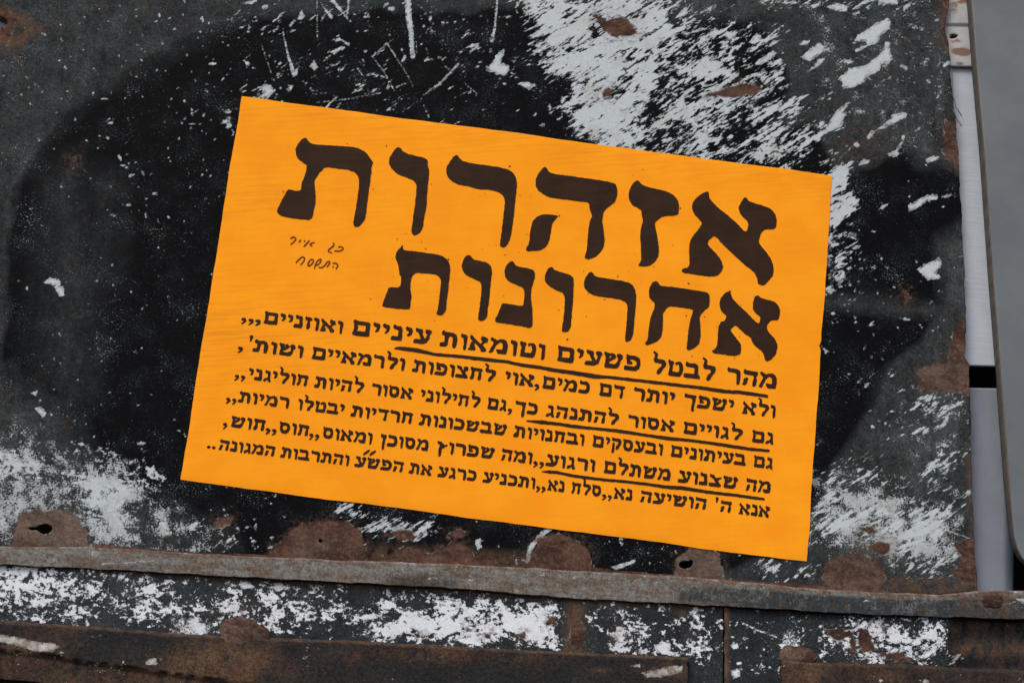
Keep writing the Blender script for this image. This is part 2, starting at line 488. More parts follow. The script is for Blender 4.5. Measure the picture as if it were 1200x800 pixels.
# ================================================================== black steel sheet
def sheet_attrs(P, T):
    n = len(P)
    x, y = P[:, 0], P[:, 1]
    # --- dusty film outside the rounded dark field
    dark = [(6, 560), (4, 400), (8, 300), (18, 235), (48, 175), (95, 125), (165, 72), (225, 38), (300, 22), (420, 14), (600, 12), (780, 26), (880, 22),
            (915, 60), (925, 95), (905, 145), (950, 150), (990, 210), (1060, 175), (1120, 195), (1140, 230), (1112, 300), (1100, 360), (1080, 400), (1040, 430),
            (1010, 500), (965, 560), (950, 640), (700, 700), (200, 700), (190, 600), (110, 540)]
    ragged = 5 * np.sin(x / 23 + np.sin(y / 31) * 2) + 4 * np.sin(y / 17 + np.sin(x / 13) * 2) + 3 * np.sin(x / 7.0 + y / 9.0)
    dust = 1 - np.clip(0.5 + (sd_poly(P, dark) + 0.55 * ragged) / 9, 0, 1)
    dust *= 0.36
    dust = np.maximum(dust, region(P, [(60, 210), (85, 190), (110, 300), (105, 460), (70, 480), (45, 400)], 60, 0.26))
    dust = np.maximum(dust, region(P, [(110, 200), (140, 210), (135, 330), (110, 330)], 50, 0.22))
    dust = np.maximum(dust, region(P, [(-40, 430), (60, 470), (110, 560), (260, 640), (-40, 660)], 60, 0.50))
    dust = np.maximum(dust, region(P, [(935, 0), (1120, 0), (1125, 165), (1040, 165), (1010, 175), (960, 120)], 40, 0.46))
    dust = np.maximum(dust, region(P, [(1055, 150), (1090, 150), (1110, 185), (1080, 190)], 30, 0.70))
    dust = np.maximum(dust, region(P, [(1050, 450), (1140, 410), (1145, 600), (1060, 590), (1030, 520)], 60, 0.56))
    dust = np.maximum(dust, region(P, [(1100, 280), (1140, 260), (1140, 400), (1105, 350)], 24, 0.55))
    dust = np.maximum(dust, region(P, [(960, 345), (1110, 360), (1110, 372), (960, 358)], 20, 0.40))
    dust = np.maximum(dust, region(P, [(965, 590), (1040, 600), (1060, 660), (990, 650), (955, 620)], 30, 0.85))
    dust = np.maximum(dust, region(P, [(780, -20), (940, -20), (930, 16), (860, 22), (790, 18)], 16, 0.55))
    dust = np.maximum(dust, region(P, [(-40, -20), (320, -20), (260, 16), (100, 100), (-40, 240)], 60, 0.40))
    # --- scraped white coat
    k = np.full(n, -0.75)
    def reg(poly, fe, lo, hi):
        nonlocal k
        k = np.maximum(k, np.clip(lo + (hi - lo) * (0.5 + sd_poly(P, poly) / fe), -0.75, hi))
    reg([(600, -8), (770, -8), (800, 28), (780, 80), (772, 120), (745, 185), (690, 172), (655, 128), (664, 100), (622, 72), (640, 50), (606, 34)], 30, -0.45, 0.19)
    reg([(770, 25), (840, 22), (900, 36), (918, 70), (930, 92), (925, 112), (880, 138), (945, 138), (985, 118), (1002, 118), (965, 180), (930, 200), (740, 190), (745, 140), (768, 80)], 34, -0.42, -0.02)
    reg([(740, -8), (800, -8), (835, 25), (790, 60), (760, 40)], 30, -0.55, -0.02)
    reg([(786, 122), (850, 118), (935, 112), (930, 132), (870, 150), (830, 165), (786, 170)], 22, -0.3, 0.10)
    reg([(790, 60), (860, 45), (880, 70), (860, 100), (790, 110)], 30, -0.3, 0.06)
    reg([(960, 205), (1000, 185), (994, 220), (1012, 236), (1000, 250), (978, 268), (960, 262)], 10, -0.5, 0.26)
    reg([(955, 270), (1000, 262), (1010, 340), (960, 345)], 40, -0.5, -0.17)
    reg([(850, -8), (1075, -8), (1060, 18), (1000, 14), (900, 10)], 14, -0.5, -0.09)
    reg([(952, 572), (975, 545), (990, 548), (1025, 527), (1032, 535), (1000, 556), (985, 570), (1005, 585), (1020, 575), (1045, 580), (1075, 588), (1118, 592), (1112, 612),
         (1140, 612), (1132, 622), (1108, 638), (1126, 655), (1114, 676), (1065, 668), (1035, 655), (1020, 640), (985, 645), (950, 625)], 26, -0.42, -0.02)
    reg([(1030, 600), (1118, 600), (1110, 632), (1110, 668), (1060, 652), (1035, 630)], 26, -0.4, 0.08)
    reg([(950, 560), (1040, 560), (1045, 640), (960, 640)], 60, -0.4, 0.02)
    reg([(395, 580), (430, 592), (520, 608), (500, 628), (440, 630), (400, 628)], 24, -0.45, 0.015)
    reg([(220, 610), (270, 600), (300, 630), (240, 640)], 30, -0.5, -0.16)
    reg([(880, 650), (960, 655), (960, 682), (880, 676)], 30, -0.5, -0.08)
    reg([(270, -8), (620, -8), (600, 120), (560, 160), (330, 130), (290, 110)], 60, -0.5, -0.36)
    reg([(1040, 440), (1130, 450), (1140, 600), (1050, 580)], 50, -0.5, -0.20)
    reg([(1070, 470), (1130, 462), (1135, 482), (1080, 490)], 18, -0.5, -0.08)
    # --- powdery white, lower left
    pw = np.full(n, -0.8)
    def preg(poly, fe, lo, hi):
        nonlocal pw
        pw = np.maximum(pw, np.clip(lo + (hi - lo) * (0.5 + sd_poly(P, poly) / fe), -0.8, hi))
    preg([(-40, 500), (40, 505), (70, 530), (120, 545), (185, 560), (195, 575), (160, 600), (175, 630), (240, 645), (-40, 650)], 50, -0.4, 0.0)
    preg([(85, 575), (110, 545), (140, 552), (158, 585), (150, 610), (170, 640), (110, 640), (112, 600)], 34, -0.3, 0.26)
    preg([(-40, 560), (30, 570), (20, 610), (-40, 630)], 30, -0.3, 0.16)
    preg([(955, 560), (1030, 560), (1075, 585), (1130, 600), (1125, 670), (1040, 660), (980, 650), (950, 620)], 40, -0.4, 0.05)
    preg([(1030, 600), (1110, 605), (1110, 660), (1045, 650)], 30, -0.3, 0.14)
    preg([(930, -10), (1115, -10), (1122, 160), (1010, 190), (950, 110)], 40, -0.6, -0.24)
    preg([(1050, 440), (1135, 420), (1140, 590), (1060, 590)], 40, -0.6, -0.22)
    preg([(40, 525), (120, 530), (200, 570), (260, 630), (230, 648), (100, 648)], 60, -0.5, -0.05)
    preg([(20, 640), (250, 640), (250, 648), (20, 640)], 16, -0.4, 0.1)
    bl = np.full(n, -0.8)
    def breg(poly, fe, lo, hi):
        nonlocal bl
        bl = np.maximum(bl, np.clip(lo + (hi - lo) * (0.5 + sd_poly(P, poly) / fe), -0.8, hi))
    breg([(-40, 515), (20, 512), (60, 535), (60, 565), (20, 570), (-40, 570)], 30, -0.5, 0.0)
    breg([(75, 560), (95, 540), (150, 540), (195, 562), (170, 575), (160, 600), (140, 630), (100, 600)], 40, -0.5, 0.05)
    breg([(90, 516), (140, 530), (190, 552), (195, 566), (150, 545), (100, 526)], 14, -0.5, 0.04)
    # --- single flakes and scratches
    fl = np.full(n, -9.0)
    A = lambda *p: zm(960, 0, 5.333, p)
    B = lambda *p: zm(930, 150, 4.443, p)
    C = lambda *p: zm(280, 0, 3.75, p)
    add_polys(fl, P, [
        A((430, 110), (450, 140), (440, 180), (380, 230), (370, 265), (310, 290), (230, 330), (215, 310), (300, 280), (290, 260), (215, 262), (240, 220), (300, 185), (350, 150)),
        A((430, 255), (445, 275), (440, 320), (460, 370), (440, 395), (390, 400), (380, 440), (350, 460), (300, 480), (280, 515), (210, 550), (140, 555), (145, 520), (112, 495), (170, 450), (185, 425), (230, 420), (290, 410), (320, 385), (370, 350), (405, 300), (415, 260)),
        A((555, 705), (545, 735), (450, 780), (400, 808), (355, 812), (440, 745), (460, 715), (520, 705)),
        A((200, 630), (150, 700), (160, 720), (140, 790), (60, 830), (40, 800), (80, 735), (130, 670)),
        A((360, -10), (480, -10), (500, 25), (460, 30), (400, 20), (370, 35)), A((520, 45), (570, 15), (575, 30), (530, 72)), A((35, 45), (120, 20), (185, 40), (170, 75), (110, 70)),
        A((205, 85), (250, 68), (255, 85), (215, 100)), A((150, 380), (190, 370), (222, 388), (180, 402)), A((505, 408), (540, 415), (565, 430), (545, 440), (515, 425)),
        A((375, 520), (455, 470), (450, 485), (400, 515)), A((665, 490), (690, 500), (695, 520), (672, 515)),
        B((745, 345), (755, 360), (740, 375), (700, 380), (660, 410), (620, 432), (600, 435), (595, 400), (640, 380), (690, 350)),
        B((760, 670), (775, 715), (740, 750), (765, 770), (760, 785), (710, 790), (700, 795), (670, 765), (640, 735), (680, 710), (730, 690)),
        B((685, 165), (730, 145), (765, 150), (740, 172), (695, 182)), B((330, 195), (360, 160), (400, 165), (380, 190)), B((485, 135), (520, 118), (555, 130), (540, 152), (500, 150)),
        B((440, 430), (460, 400), (495, 395), (470, 420)), B((395, 540), (430, 530), (425, 545)), B((300, 620), (350, 605), (345, 625), (320, 635)), B((205, 795), (260, 755), (270, 765), (240, 800)),
        B((225, 565), (250, 555), (248, 570)), B((272, 732), (300, 718), (310, 730), (280, 740)), B((215, 745), (240, 738), (238, 752)), B((765, 360), (800, 345), (830, 350), (790, 366)),
        B((310, 85), (335, 70), (345, 95), (325, 105)), B((375, 60), (400, 15), (425, 10), (410, 50)), B((400, 725), (425, 715), (430, 735)), B((475, 722), (492, 720), (490, 735)),
        C((1160, 218), (1166, 240), (1145, 285), (1180, 288), (1190, 310), (1170, 335), (1130, 322), (1082, 312), (1105, 285), (1120, 265), (1140, 235)),
        C((75, 385), (120, 370), (150, 385), (155, 405), (130, 432), (85, 430), (110, 405)), C((20, 265), (50, 275), (45, 290), (30, 285)),
        C((652, 35), (680, 28), (688, 45), (665, 50)), C((255, 85), (275, 40), (290, 75), (270, 90)), C((310, 290), (330, 265), (350, 300), (330, 312)), C((0, 20), (40, 5), (90, -5), (60, 20)),
        C((130, 30), (180, 5), (175, 15)), C((385, 232), (460, 202), (470, 212), (420, 235)), C((240, 310), (262, 295), (255, 330), (238, 342), (230, 320)),
        zm(580, 0, 5.332, [(0, 350), (55, 305), (60, 320), (20, 400), (85, 405), (90, 425), (60, 470), (0, 468)]),
        zm(580, 0, 5.332, [(130, 520), (200, 512), (262, 528), (215, 562)]),
        zm(780, 0, 5.332, [(515, 268), (570, 208), (605, 240), (560, 278)]), zm(780, 0, 5.332, [(832, 280), (860, 255), (905, 252), (880, 282)]),
        zm(780, 0, 5.332, [(840, 360), (960, 262), (1005, 310), (960, 345), (900, 385)]), zm(780, 0, 5.332, [(880, 455), (960, 370), (998, 362), (985, 395), (930, 430)]),
        zm(780, 0, 5.332, [(550, 410), (580, 375), (670, 315), (700, 335), (660, 370), (600, 405)]),
        [(966, 338), (973, 336), (979, 341), (970, 344)], [(962, 405), (972, 412), (967, 414)], [(50, 332), (58, 325), (70, 327), (72, 336), (62, 334)], [(62, 335), (74, 335), (76, 347), (70, 348)],
        [(35, 460), (45, 457), (42, 464)], [(40, 478), (48, 476), (55, 484), (50, 489)], [(160, 572), (166, 568), (169, 575), (163, 578)], [(186, 612), (197, 610), (196, 619), (189, 619)],
        [(726, 627), (731, 627), (730, 633), (726, 632)], [(725, 634), (731, 635), (729, 640)], [(556, 634), (562, 630), (565, 640), (560, 646)],
        [(618, 640), (637, 620), (652, 616), (640, 626), (626, 640), (620, 660), (616, 660)], [(715, 664), (745, 655), (742, 660), (722, 668)]])
    thin = lambda L: [[(a, b, c * 0.62 - 0.1) for a, b, c in q] for q in L]
    add_strokes(fl, P, thin([
        C((742, -20, 22), (745, 70, 23), (757, 150, 19), (763, 250, 17)), C((1138, -20, 7), (1125, 120, 9), (1110, 180, 13)), C((192, 130, 4), (212, 230, 8), (242, 328, 16)),
        C((362, 20, 4), (405, 75, 14)), C((410, 0, 10), (440, 35, 12), (478, 85, 6)), C((580, 240, 3), (640, 320, 4.5), (685, 402, 3)), C((962, 285, 9), (880, 370, 9), (800, 425, 2)),
        C((340, 452, 3), (480, 435, 4), (620, 410, 5)), C((320, 416, 3), (385, 410, 4)), C((650, 190, 5), (740, 330, 3), (765, 380, 4)), C((590, 247, 4), (645, 195, 6)),
        C((810, 460, 2), (835, 515, 5)), C((990, 365, 3), (1045, 412, 3)), C((343, 0, 4), (345, 180, 4)), C((245, 90, 8), (225, 115, 8)), C((485, -10, 9), (478, 60, 7)),
        C((180, 305, 3), (215, 278, 3)), C((1140, 75, 2), (1200, 72, 3)), C((690, 385, 4), (740, 365, 3)), C((455, 180, 6), (480, 195, 12)), C((100, 200, 3), (145, 330, 3)),
        C((565, 330, 8), (595, 322, 6)), C((520, 300, 4), (545, 335, 5)), C((905, 290, 4), (920, 305, 6)), C((780, 180, 2), (780, 240, 2)),
        [(497, 12, 0.6), (490, 6, 1.2)], [(1120, 460, 1.0), (1098, 466, 0.8)], [(1112, 488, 1.6), (1104, 500, 1.2)], [(1108, 555, 2.2), (1113, 543, 1.6)], [(1106, 575, 1.8), (1114, 570, 2.6)], [(1112, 622, 2), (1140, 632, 1.2)],
        [(1000, 170, 0.8), (985, 185, 1.5)], [(1061, 160, 1.2), (1050, 178, 3)]]))
    # many small chips
    r = np.random.default_rng(11)
    def chips(count, x0, y0, x1, y1, mean, ang, spread, asp=2.2, clump=0):
        cs = [(r.uniform(x0, x1), r.uniform(y0, y1)) for _ in range(clump)]
        for _ in range(count):
            if clump:
                cx, cy = cs[r.integers(clump)]
                cx += r.normal(0, 13); cy += r.normal(0, 9)
            else:
                cx, cy = r.uniform(x0, x1), r.uniform(y0, y1)
            a = min(7, mean * math.exp(r.normal(0, 0.45)))
            th = ang + r.normal(0, spread)
            p = ell(cx, cy, a, max(0.9, a / asp), th, 9, 0.35, r)
            i = window(P, p, 5)
            if len(i):
                fl[i] = np.maximum(fl[i], sd_poly(P[i], p))
    chips(150, 280, -5, 620, 130, 1.9, -0.6, 0.7, clump=26)
    chips(120, 0, 0, 300, 140, 1.4, -0.5, 0.9)
    chips(110, 10, 140, 290, 520, 1.4, -0.3, 1.0)
    chips(70, 60, 120, 280, 260, 1.9, -0.6, 0.6, clump=9)
    chips(70, 960, 260, 1010, 345, 1.9, -0.5, 0.5)
    chips(80, 970, 300, 1130, 420, 1.4, -0.4, 0.9)
    chips(60, 700, 130, 990, 220, 1.8, -0.6, 0.4)
    chips(90, 1000, 440, 1140, 600, 1.8, -0.45, 0.5, clump=18)
    chips(60, 620, 100, 760, 180, 1.9, -0.5, 0.6)
    chips(90, 150, 560, 330, 640, 1.5, 0.2, 0.9, clump=14)
    chips(120, 380, 590, 960, 690, 1.3, -0.3, 0.8)
    chips(30, 1040, 20, 1110, 260, 1.6, -0.5, 0.5)
    chips(60, 0, 470, 230, 560, 1.6, 0.3, 0.8, clump=12)
    # --- bare rust: old hinge places along the rail and patches at the edge
    ru = np.full(n, -40.0)
    add_polys(ru, P, [
        [(12, 645), (17, 620), (22, 604), (40, 598), (75, 598), (92, 606), (102, 625), (106, 645)],
        [(313, 662), (320, 642), (334, 630), (346, 616), (375, 609), (405, 611), (421, 620), (427, 640), (428, 662)],
        [(430, 662), (463, 654), (476, 642), (490, 642), (506, 650), (520, 640), (535, 634), (550, 640), (556, 652), (585, 658), (614, 664), (600, 668)],
        [(452, 627), (470, 620), (482, 622), (486, 630), (478, 633)], [(524, 628), (540, 620), (545, 628), (535, 632)],
        [(616, 672), (622, 655), (630, 632), (646, 625), (665, 627), (685, 638), (694, 655), (692, 674)],
        [(790, 684), (792, 655), (806, 643), (826, 640), (842, 650), (849, 684)],
        [(964, 676), (968, 660), (985, 650), (1010, 648), (1030, 658), (1037, 676), (1025, 700), (980, 700)],
        [(1117, 640), (1142, 630), (1150, 690), (1118, 676), (1124, 655), (1128, 652)],
        [(1108, 140), (1113, 150), (1122, 145), (1126, 190), (1120, 197), (1106, 180)], [(1107, -5), (1114, -5), (1112, 60), (1104, 40)],
        [(1074, 432), (1110, 424), (1120, 380), (1140, 372), (1140, 462), (1100, 458), (1078, 456)],
        [(694, 18), (705, 18), (712, 24), (730, 20), (742, 32), (747, 40), (722, 45), (716, 42), (704, 30)],
        [(826, 112), (850, 104), (866, 98), (880, 100), (896, 103), (885, 110), (862, 115)], [(704, 108), (714, 103), (715, 112), (706, 114)],
        [(1008, 618), (1024, 617), (1026, 624), (1012, 625)], [(1014, 640), (1030, 634), (1044, 636), (1042, 648), (1030, 648)],
        [(82, 185), (90, 183), (90, 196), (84, 198)], [(-20, 8), (5, 10), (18, 22), (14, 40), (8, 52), (-20, 48)], [(1110, 628), (1117, 628), (1115, 633)],
        [(250, 610), (272, 604), (270, 614), (254, 618)], [(1058, 340), (1068, 348), (1060, 356)]], 40)
    ru = np.maximum(ru, np.where((y > rail_t(x) - 3.0 - 1.6 * np.sin(x / 47.0)) & (x > 108), 3.0, -40.0))
    stain = region(P, [(-20, 0), (30, 18), (52, 32), (50, 40), (14, 60), (-20, 60)], 16, 0.9)
    stain = np.maximum(stain, region(P, [(1100, -20), (1120, -20), (1120, 60), (1104, 60)], 14, 0.6))
    stain = np.maximum(stain, region(P, [(980, 150), (1040, 150), (1040, 180), (985, 185)], 40, 0.30))
    stain = np.maximum(stain, region(P, [(430, 640), (620, 650), (620, 672), (430, 660)], 16, 0.8))
    stain = np.maximum(stain, region(P, [(1132, 520), (1140, 520), (1150, 690), (1140, 690)], 8, 0.7))
    stain = np.maximum(stain, region(P, [(995, 630), (1050, 630), (1050, 655), (1020, 650)], 20, 0.5))
    stain = np.maximum(stain, region(P, [(1040, 672), (1140, 680), (1150, 700), (1040, 694)], 10, 0.7))
    # nothing white stays on the bare places
    ash = np.maximum.reduce([gauss(P, 58, 620, 60, 40, 1.0), gauss(P, 815, 660, 40, 30, 0.8), gauss(P, 1000, 672, 50, 40, 0.35), gauss(P, 370, 640, 26, 14, 0.45), gauss(P, 1105, 440, 40, 30, 0.5)])
    return dict(dust=dust, streak=k, powder=pw, blot=bl, flake=fl, rust=ru, stain=stain, ash=ash)

def sheet_depth(P, T):
    x, y = P[:, 0], P[:, 1]
    return 0.0006 * np.sin(x / 170.0 + 1) * np.sin(y / 130.0) + 0.0004 * np.sin(x / 61.0 + y / 90.0)

keyhole = zm(0, 580, 3.636, [(117, 142), (135, 134), (155, 136), (172, 125), (200, 121), (222, 132), (224, 146), (208, 162), (185, 166), (165, 156), (155, 148), (135, 150)])
keyhole2 = zm(630, 580, 3.636, [(600, 290), (615, 281), (640, 279), (662, 275), (662, 292), (650, 308), (625, 314), (605, 306)])
slot = [(-12, 14), (1, 19), (8.5, 24), (9, 27), (7.5, 30.5), (0, 33.5), (-12, 37)]
pin = ell(375.5, 633.5, 2.4, 2.2)
T_sheet = thing('steel_sheet', 'black painted steel sheet with scraped white paint and rusty patches behind the orange poster', 'steel sheet', 560, 660)
sheet('plate', lambda v: np.full_like(np.asarray(v, float), -60.0), lambda v: sheet_r(v) + wobble(v, 3, 60, 1.2), lambda u: np.full_like(np.asarray(u, float), -40.0), lambda u: rail_t(u) + 3.5, 1.5,
      sheet_depth, sheet_attrs, M_black, T_sheet, holes=(keyhole, keyhole2, slot, pin), thick=0.0016)
# two loose wire ends caught at the right edge of the sheet
def tube(name, pts, r, mat, parent):
    V, Fc = [], []
    pts = [Vector(p) for p in pts]
    for k, p in enumerate(pts):
        d = (pts[min(k + 1, len(pts) - 1)] - pts[max(k - 1, 0)]).normalized()
        a = d.orthogonal().normalized()
        b = d.cross(a)
        for j in range(6):
            V.append(p + (a * math.cos(j * math.pi / 3) + b * math.sin(j * math.pi / 3)) * r)
    for k in range(len(pts) - 1):
        for j in range(6):
            Fc.append((k * 6 + j, k * 6 + (j + 1) % 6, (k + 1) * 6 + (j + 1) % 6, (k + 1) * 6 + j))
    z = np.zeros(len(V))
    return link_mesh(name, np.array([tuple(v) for v in V]), Fc, mat, parent, {a: z - (40 if a == 'rust' else 0) for a in ('rust', 'stain')})
for dy in (0, 13):
    q = [(1115, 80 + dy * 3), (1117, 112 + dy), (1120, 125 + dy), (1127, 136 + dy)] if dy == 0 else [(1117, 128), (1121, 139), (1127, 148)]
    tube('wire_end', [world(a, b, -0.002) for a, b in q], 0.0005, M_door, T_sheet)

# ================================================================== rail
def rail_attrs(P, T):
    n = len(P)
    x, y = P[:, 0], P[:, 1]
    dust = np.clip((x - 780) / 120, 0, 1) * np.clip((T - 0.18) / 0.15, 0, 1) * 1.0
    dust = np.maximum(dust, region(P, [(455, 672), (535, 676), (540, 694), (455, 688)], 10, 0.75))
    dust = np.maximum(dust, region(P, [(118, 660), (190, 662), (190, 670), (118, 668)], 8, 0.5))
    dust = np.maximum(dust, region(P, [(795, 688), (850, 690), (850, 710), (795, 705)], 10, 0.8))
    ru = np.full(n, -40.0)
    add_polys(ru, P, [ell(1163, 703, 12, 9, 0, 14, 0.1)], 40)
    ru = np.maximum(ru, np.where((T > 0.93) & (x > 120) & (np.sin(x / 60) > -0.3), 1.0, -40))
    stain = np.clip((0.24 - T) / 0.18, 0, 1) * 0.9
    stain = np.maximum(stain, np.clip((T - 0.86) / 0.12, 0, 1) * 0.7)
    stain = np.maximum(stain, 0.34 * np.clip((820 - x) / 60, 0, 1))
    stain *= 1 - 0.75 * np.clip((x - 800) / 60, 0, 1) * (T > 0.3)
    stain = np.maximum(stain, region(P, [(600, 668), (800, 678), (800, 706), (640, 700)], 22, 0.55))
    stain = np.maximum(stain, region(P, [(200, 650), (300, 655), (300, 668), (200, 662)], 22, 0.5))
    stain = np.maximum(stain, region(P, [(1120, 690), (1190, 692), (1190, 718), (1120, 716)], 20, 0.6))
    stain = np.maximum.reduce([stain, gauss(P, 548, 687, 9, 5, 0.9), gauss(P, 655, 690, 8, 5, 0.8), gauss(P, 735, 690, 9, 6, 0.8), gauss(P, 70, 655, 30, 6, 0.4), gauss(P, 160, 672, 60, 5, 0.7), gauss(P, 700, 703, 70, 4, 0.8)])
    fl = np.full(n, -9.0)
    add_polys(fl, P, [[(106, 646), (116, 645), (115, 651), (107, 651)], [(1190, 701), (1210, 700), (1210, 708), (1198, 707)], [(118, 661), (134, 658), (134, 661)], [(544, 679), (558, 678), (552, 681)],
                      [(1010, 705), (1014, 702), (1020, 704)], [(1133, 706), (1135, 706), (1135, 711)]])
    add_strokes(fl, P, [[(120, 660, 0.6), (150, 659, 1.0), (180, 657, 0.5)], [(1160, 712, 0.5), (1200, 702, 0.8)], [(500, 678, 0.6), (512, 677, 0.9)]])
    lo = np.full(n, -0.9)
    return dict(dust=dust, streak=lo, powder=lo, blot=np.where(T < 0.28, -0.30, -0.9), flake=fl, rust=ru, stain=stain)
def rail_depth(P, T):
    x = P[:, 0]
    up = np.clip(T / 0.07, 0, 1)
    dn = np.clip((1 - T) / 0.05, 0, 1)
    y = -0.0052 * np.sin(up * math.pi / 2) ** 0.8 + 0.0045 * (1 - np.sin(dn * math.pi / 2))
    return y + 0.0008 * np.sin(x / 90.0) - 0.0004 * np.sin(x / 23.0) * up * dn + 0.001
T_rail = thing('steel_rail', 'worn grey steel rail running along the lower edge of the black sheet', 'rail', 600, 690)
sheet('bar', lambda v: np.full_like(np.asarray(v, float), -60.0), lambda v: np.full_like(np.asarray(v, float), 1260.0),
      lambda u: rail_t(u) + wobble(u, 5, 90, 0.8), lambda u: rail_b(u) + wobble(u, 6, 70, 1.0), 1.6, rail_depth, rail_attrs, M_rail, T_rail)

def lump(name, cx, cy, rx, ry, hgt, y0, mat, parent, rust=20.0, ang=0.05, seed=1, extra=None):
    """a flat irregular dome of weld metal lying on a plate"""
    r = np.random.default_rng(seed)
    ph = r.random(6) * 6.28
    V, P2, Fc = [], [], []
    NR, NA = 14, 48
    for i in range(NR + 1):
        q = i / NR
        for j in range(NA):
            a = 2 * math.pi * j / NA
            wob = 1 + 0.07 * math.sin(3 * a + ph[0]) + 0.05 * math.sin(5 * a + ph[1]) + 0.03 * math.sin(9 * a + ph[2])
            u, v = rx * q * wob * math.cos(a), ry * q * wob * math.sin(a)
            c, s = math.cos(ang), math.sin(ang)
            P2.append((cx + u * c - v * s, cy + u * s + v * c))
            prof = (1 - q ** 2.6) * (1 + 0.25 * math.sin(q * 7 + ph[3]) * q)
            V.append(y0 - hgt * prof - 0.25 * hgt * math.sin(u / 5.0 + ph[4]) * math.sin(v / 4.0 + ph[5]) * (1 - q))
    for i in range(NR):
        for j in range(NA):
            Fc.append((i * NA + j, i * NA + (j + 1) % NA, (i + 1) * NA + (j + 1) % NA, (i + 1) * NA + j))
    P2 = np.array(P2)
    n = len(P2)
    at = dict(dust=np.full(n, 0.2), streak=np.full(n, -0.9), powder=np.full(n, -0.9), blot=np.full(n, -0.9), flake=np.full(n, -9.0), rust=np.full(n, rust), stain=np.full(n, 0.3))
    at.update(extra or {})
    return link_mesh(name, world(P2[:, 0], P2[:, 1], np.array(V)), Fc, mat, parent, at)
lump('weld', 1163, 703, 13, 10, 0.0018, -0.0040, M_rail, T_rail, seed=4)

# ================================================================== lower plates
def lower_attrs(P, T):
    n = len(P)
    x, y = P[:, 0], P[:, 1]
    mid = (rail_b(x) + beam_t(x)) / 2
    rel = (y - mid) / 30.0
    bl = np.full(n, -0.135)
    bl += gauss(P, 30, 690, 60, 40, 0.11) + gauss(P, 110, 700, 50, 30, 0.12) + gauss(P, 180, 710, 30, 20, 0.10)
    bl += gauss(P, 330, 715, 50, 25, 0.12) + gauss(P, 470, 735, 50, 18, 0.26) + gauss(P, 560, 735, 70, 26, 0.34) + gauss(P, 640, 735, 30, 25, 0.24)
    bl += gauss(P, 730, 735, 14, 30, 0.22) + gauss(P, 775, 760, 16, 12, 0.22) + gauss(P, 815, 735, 14, 30, 0.12) + gauss(P, 240, 730, 26, 18, 0.08)
    bl -= np.clip(np.abs(rel) - 0.86, 0, 1) * 0.6
    bl += gauss(P, 15, 680, 40, 14, 0.16)
    bl -= gauss(P, 672, 730, 12, 40, 0.6) + gauss(P, 700, 750, 14, 20, 0.25) + gauss(P, 410, 735, 18, 30, 0.15) + gauss(P, 130, 700, 12, 20, 0.2)
    bl = np.where(x > 848, -0.9, bl)
    pw = np.full(n, -0.55) + gauss(P, 225, 735, 36, 16, 0.75) + gauss(P, 620, 740, 60, 20, 0.3)
    dust = 0.25 + gauss(P, 50, 700, 200, 60, 0.2)
    ru = np.full(n, -40.0)
    add_polys(ru, P, [[(566, 742), (577, 740), (575, 748), (568, 748)], [(608, 744), (616, 740), (615, 749), (610, 748)], [(640, 726), (650, 723), (651, 732), (641, 733)], [(486, 742), (494, 744), (490, 748)],
                      ell(676, 745, 9, 16, 0.1, 12, 0.2), [(546, 732), (552, 738), (546, 740)]], 40)
    stain = region(P, [(664, 700), (684, 700), (682, 775), (662, 775)], 14, 0.95)
    stain = np.maximum(stain, gauss(P, 725, 745, 9, 12, 0.9))
    stain = np.maximum(stain, np.clip(1 - (y - rail_b(x)) / 9.0, 0, 1) * (x > 120) * 0.6)
    stain = np.maximum(stain, gauss(P, 280, 715, 40, 10, 0.25) + gauss(P, 800, 718, 7, 6, 0.8) + gauss(P, 806, 752, 6, 8, 0.6))
    fl = np.full(n, -9.0)
    add_polys(fl, P, [[(278, 684), (290, 680), (300, 688), (284, 690)], [(320, 683), (330, 682), (336, 690), (322, 692)], [(533, 706), (540, 700), (541, 712), (534, 713)], [(766, 755), (786, 752), (784, 767), (770, 765)],
                      [(828, 770), (834, 764), (832, 775)]])
    return dict(dust=dust, streak=np.full(n, -0.9), powder=pw, blot=bl, flake=fl, rust=ru, stain=stain)
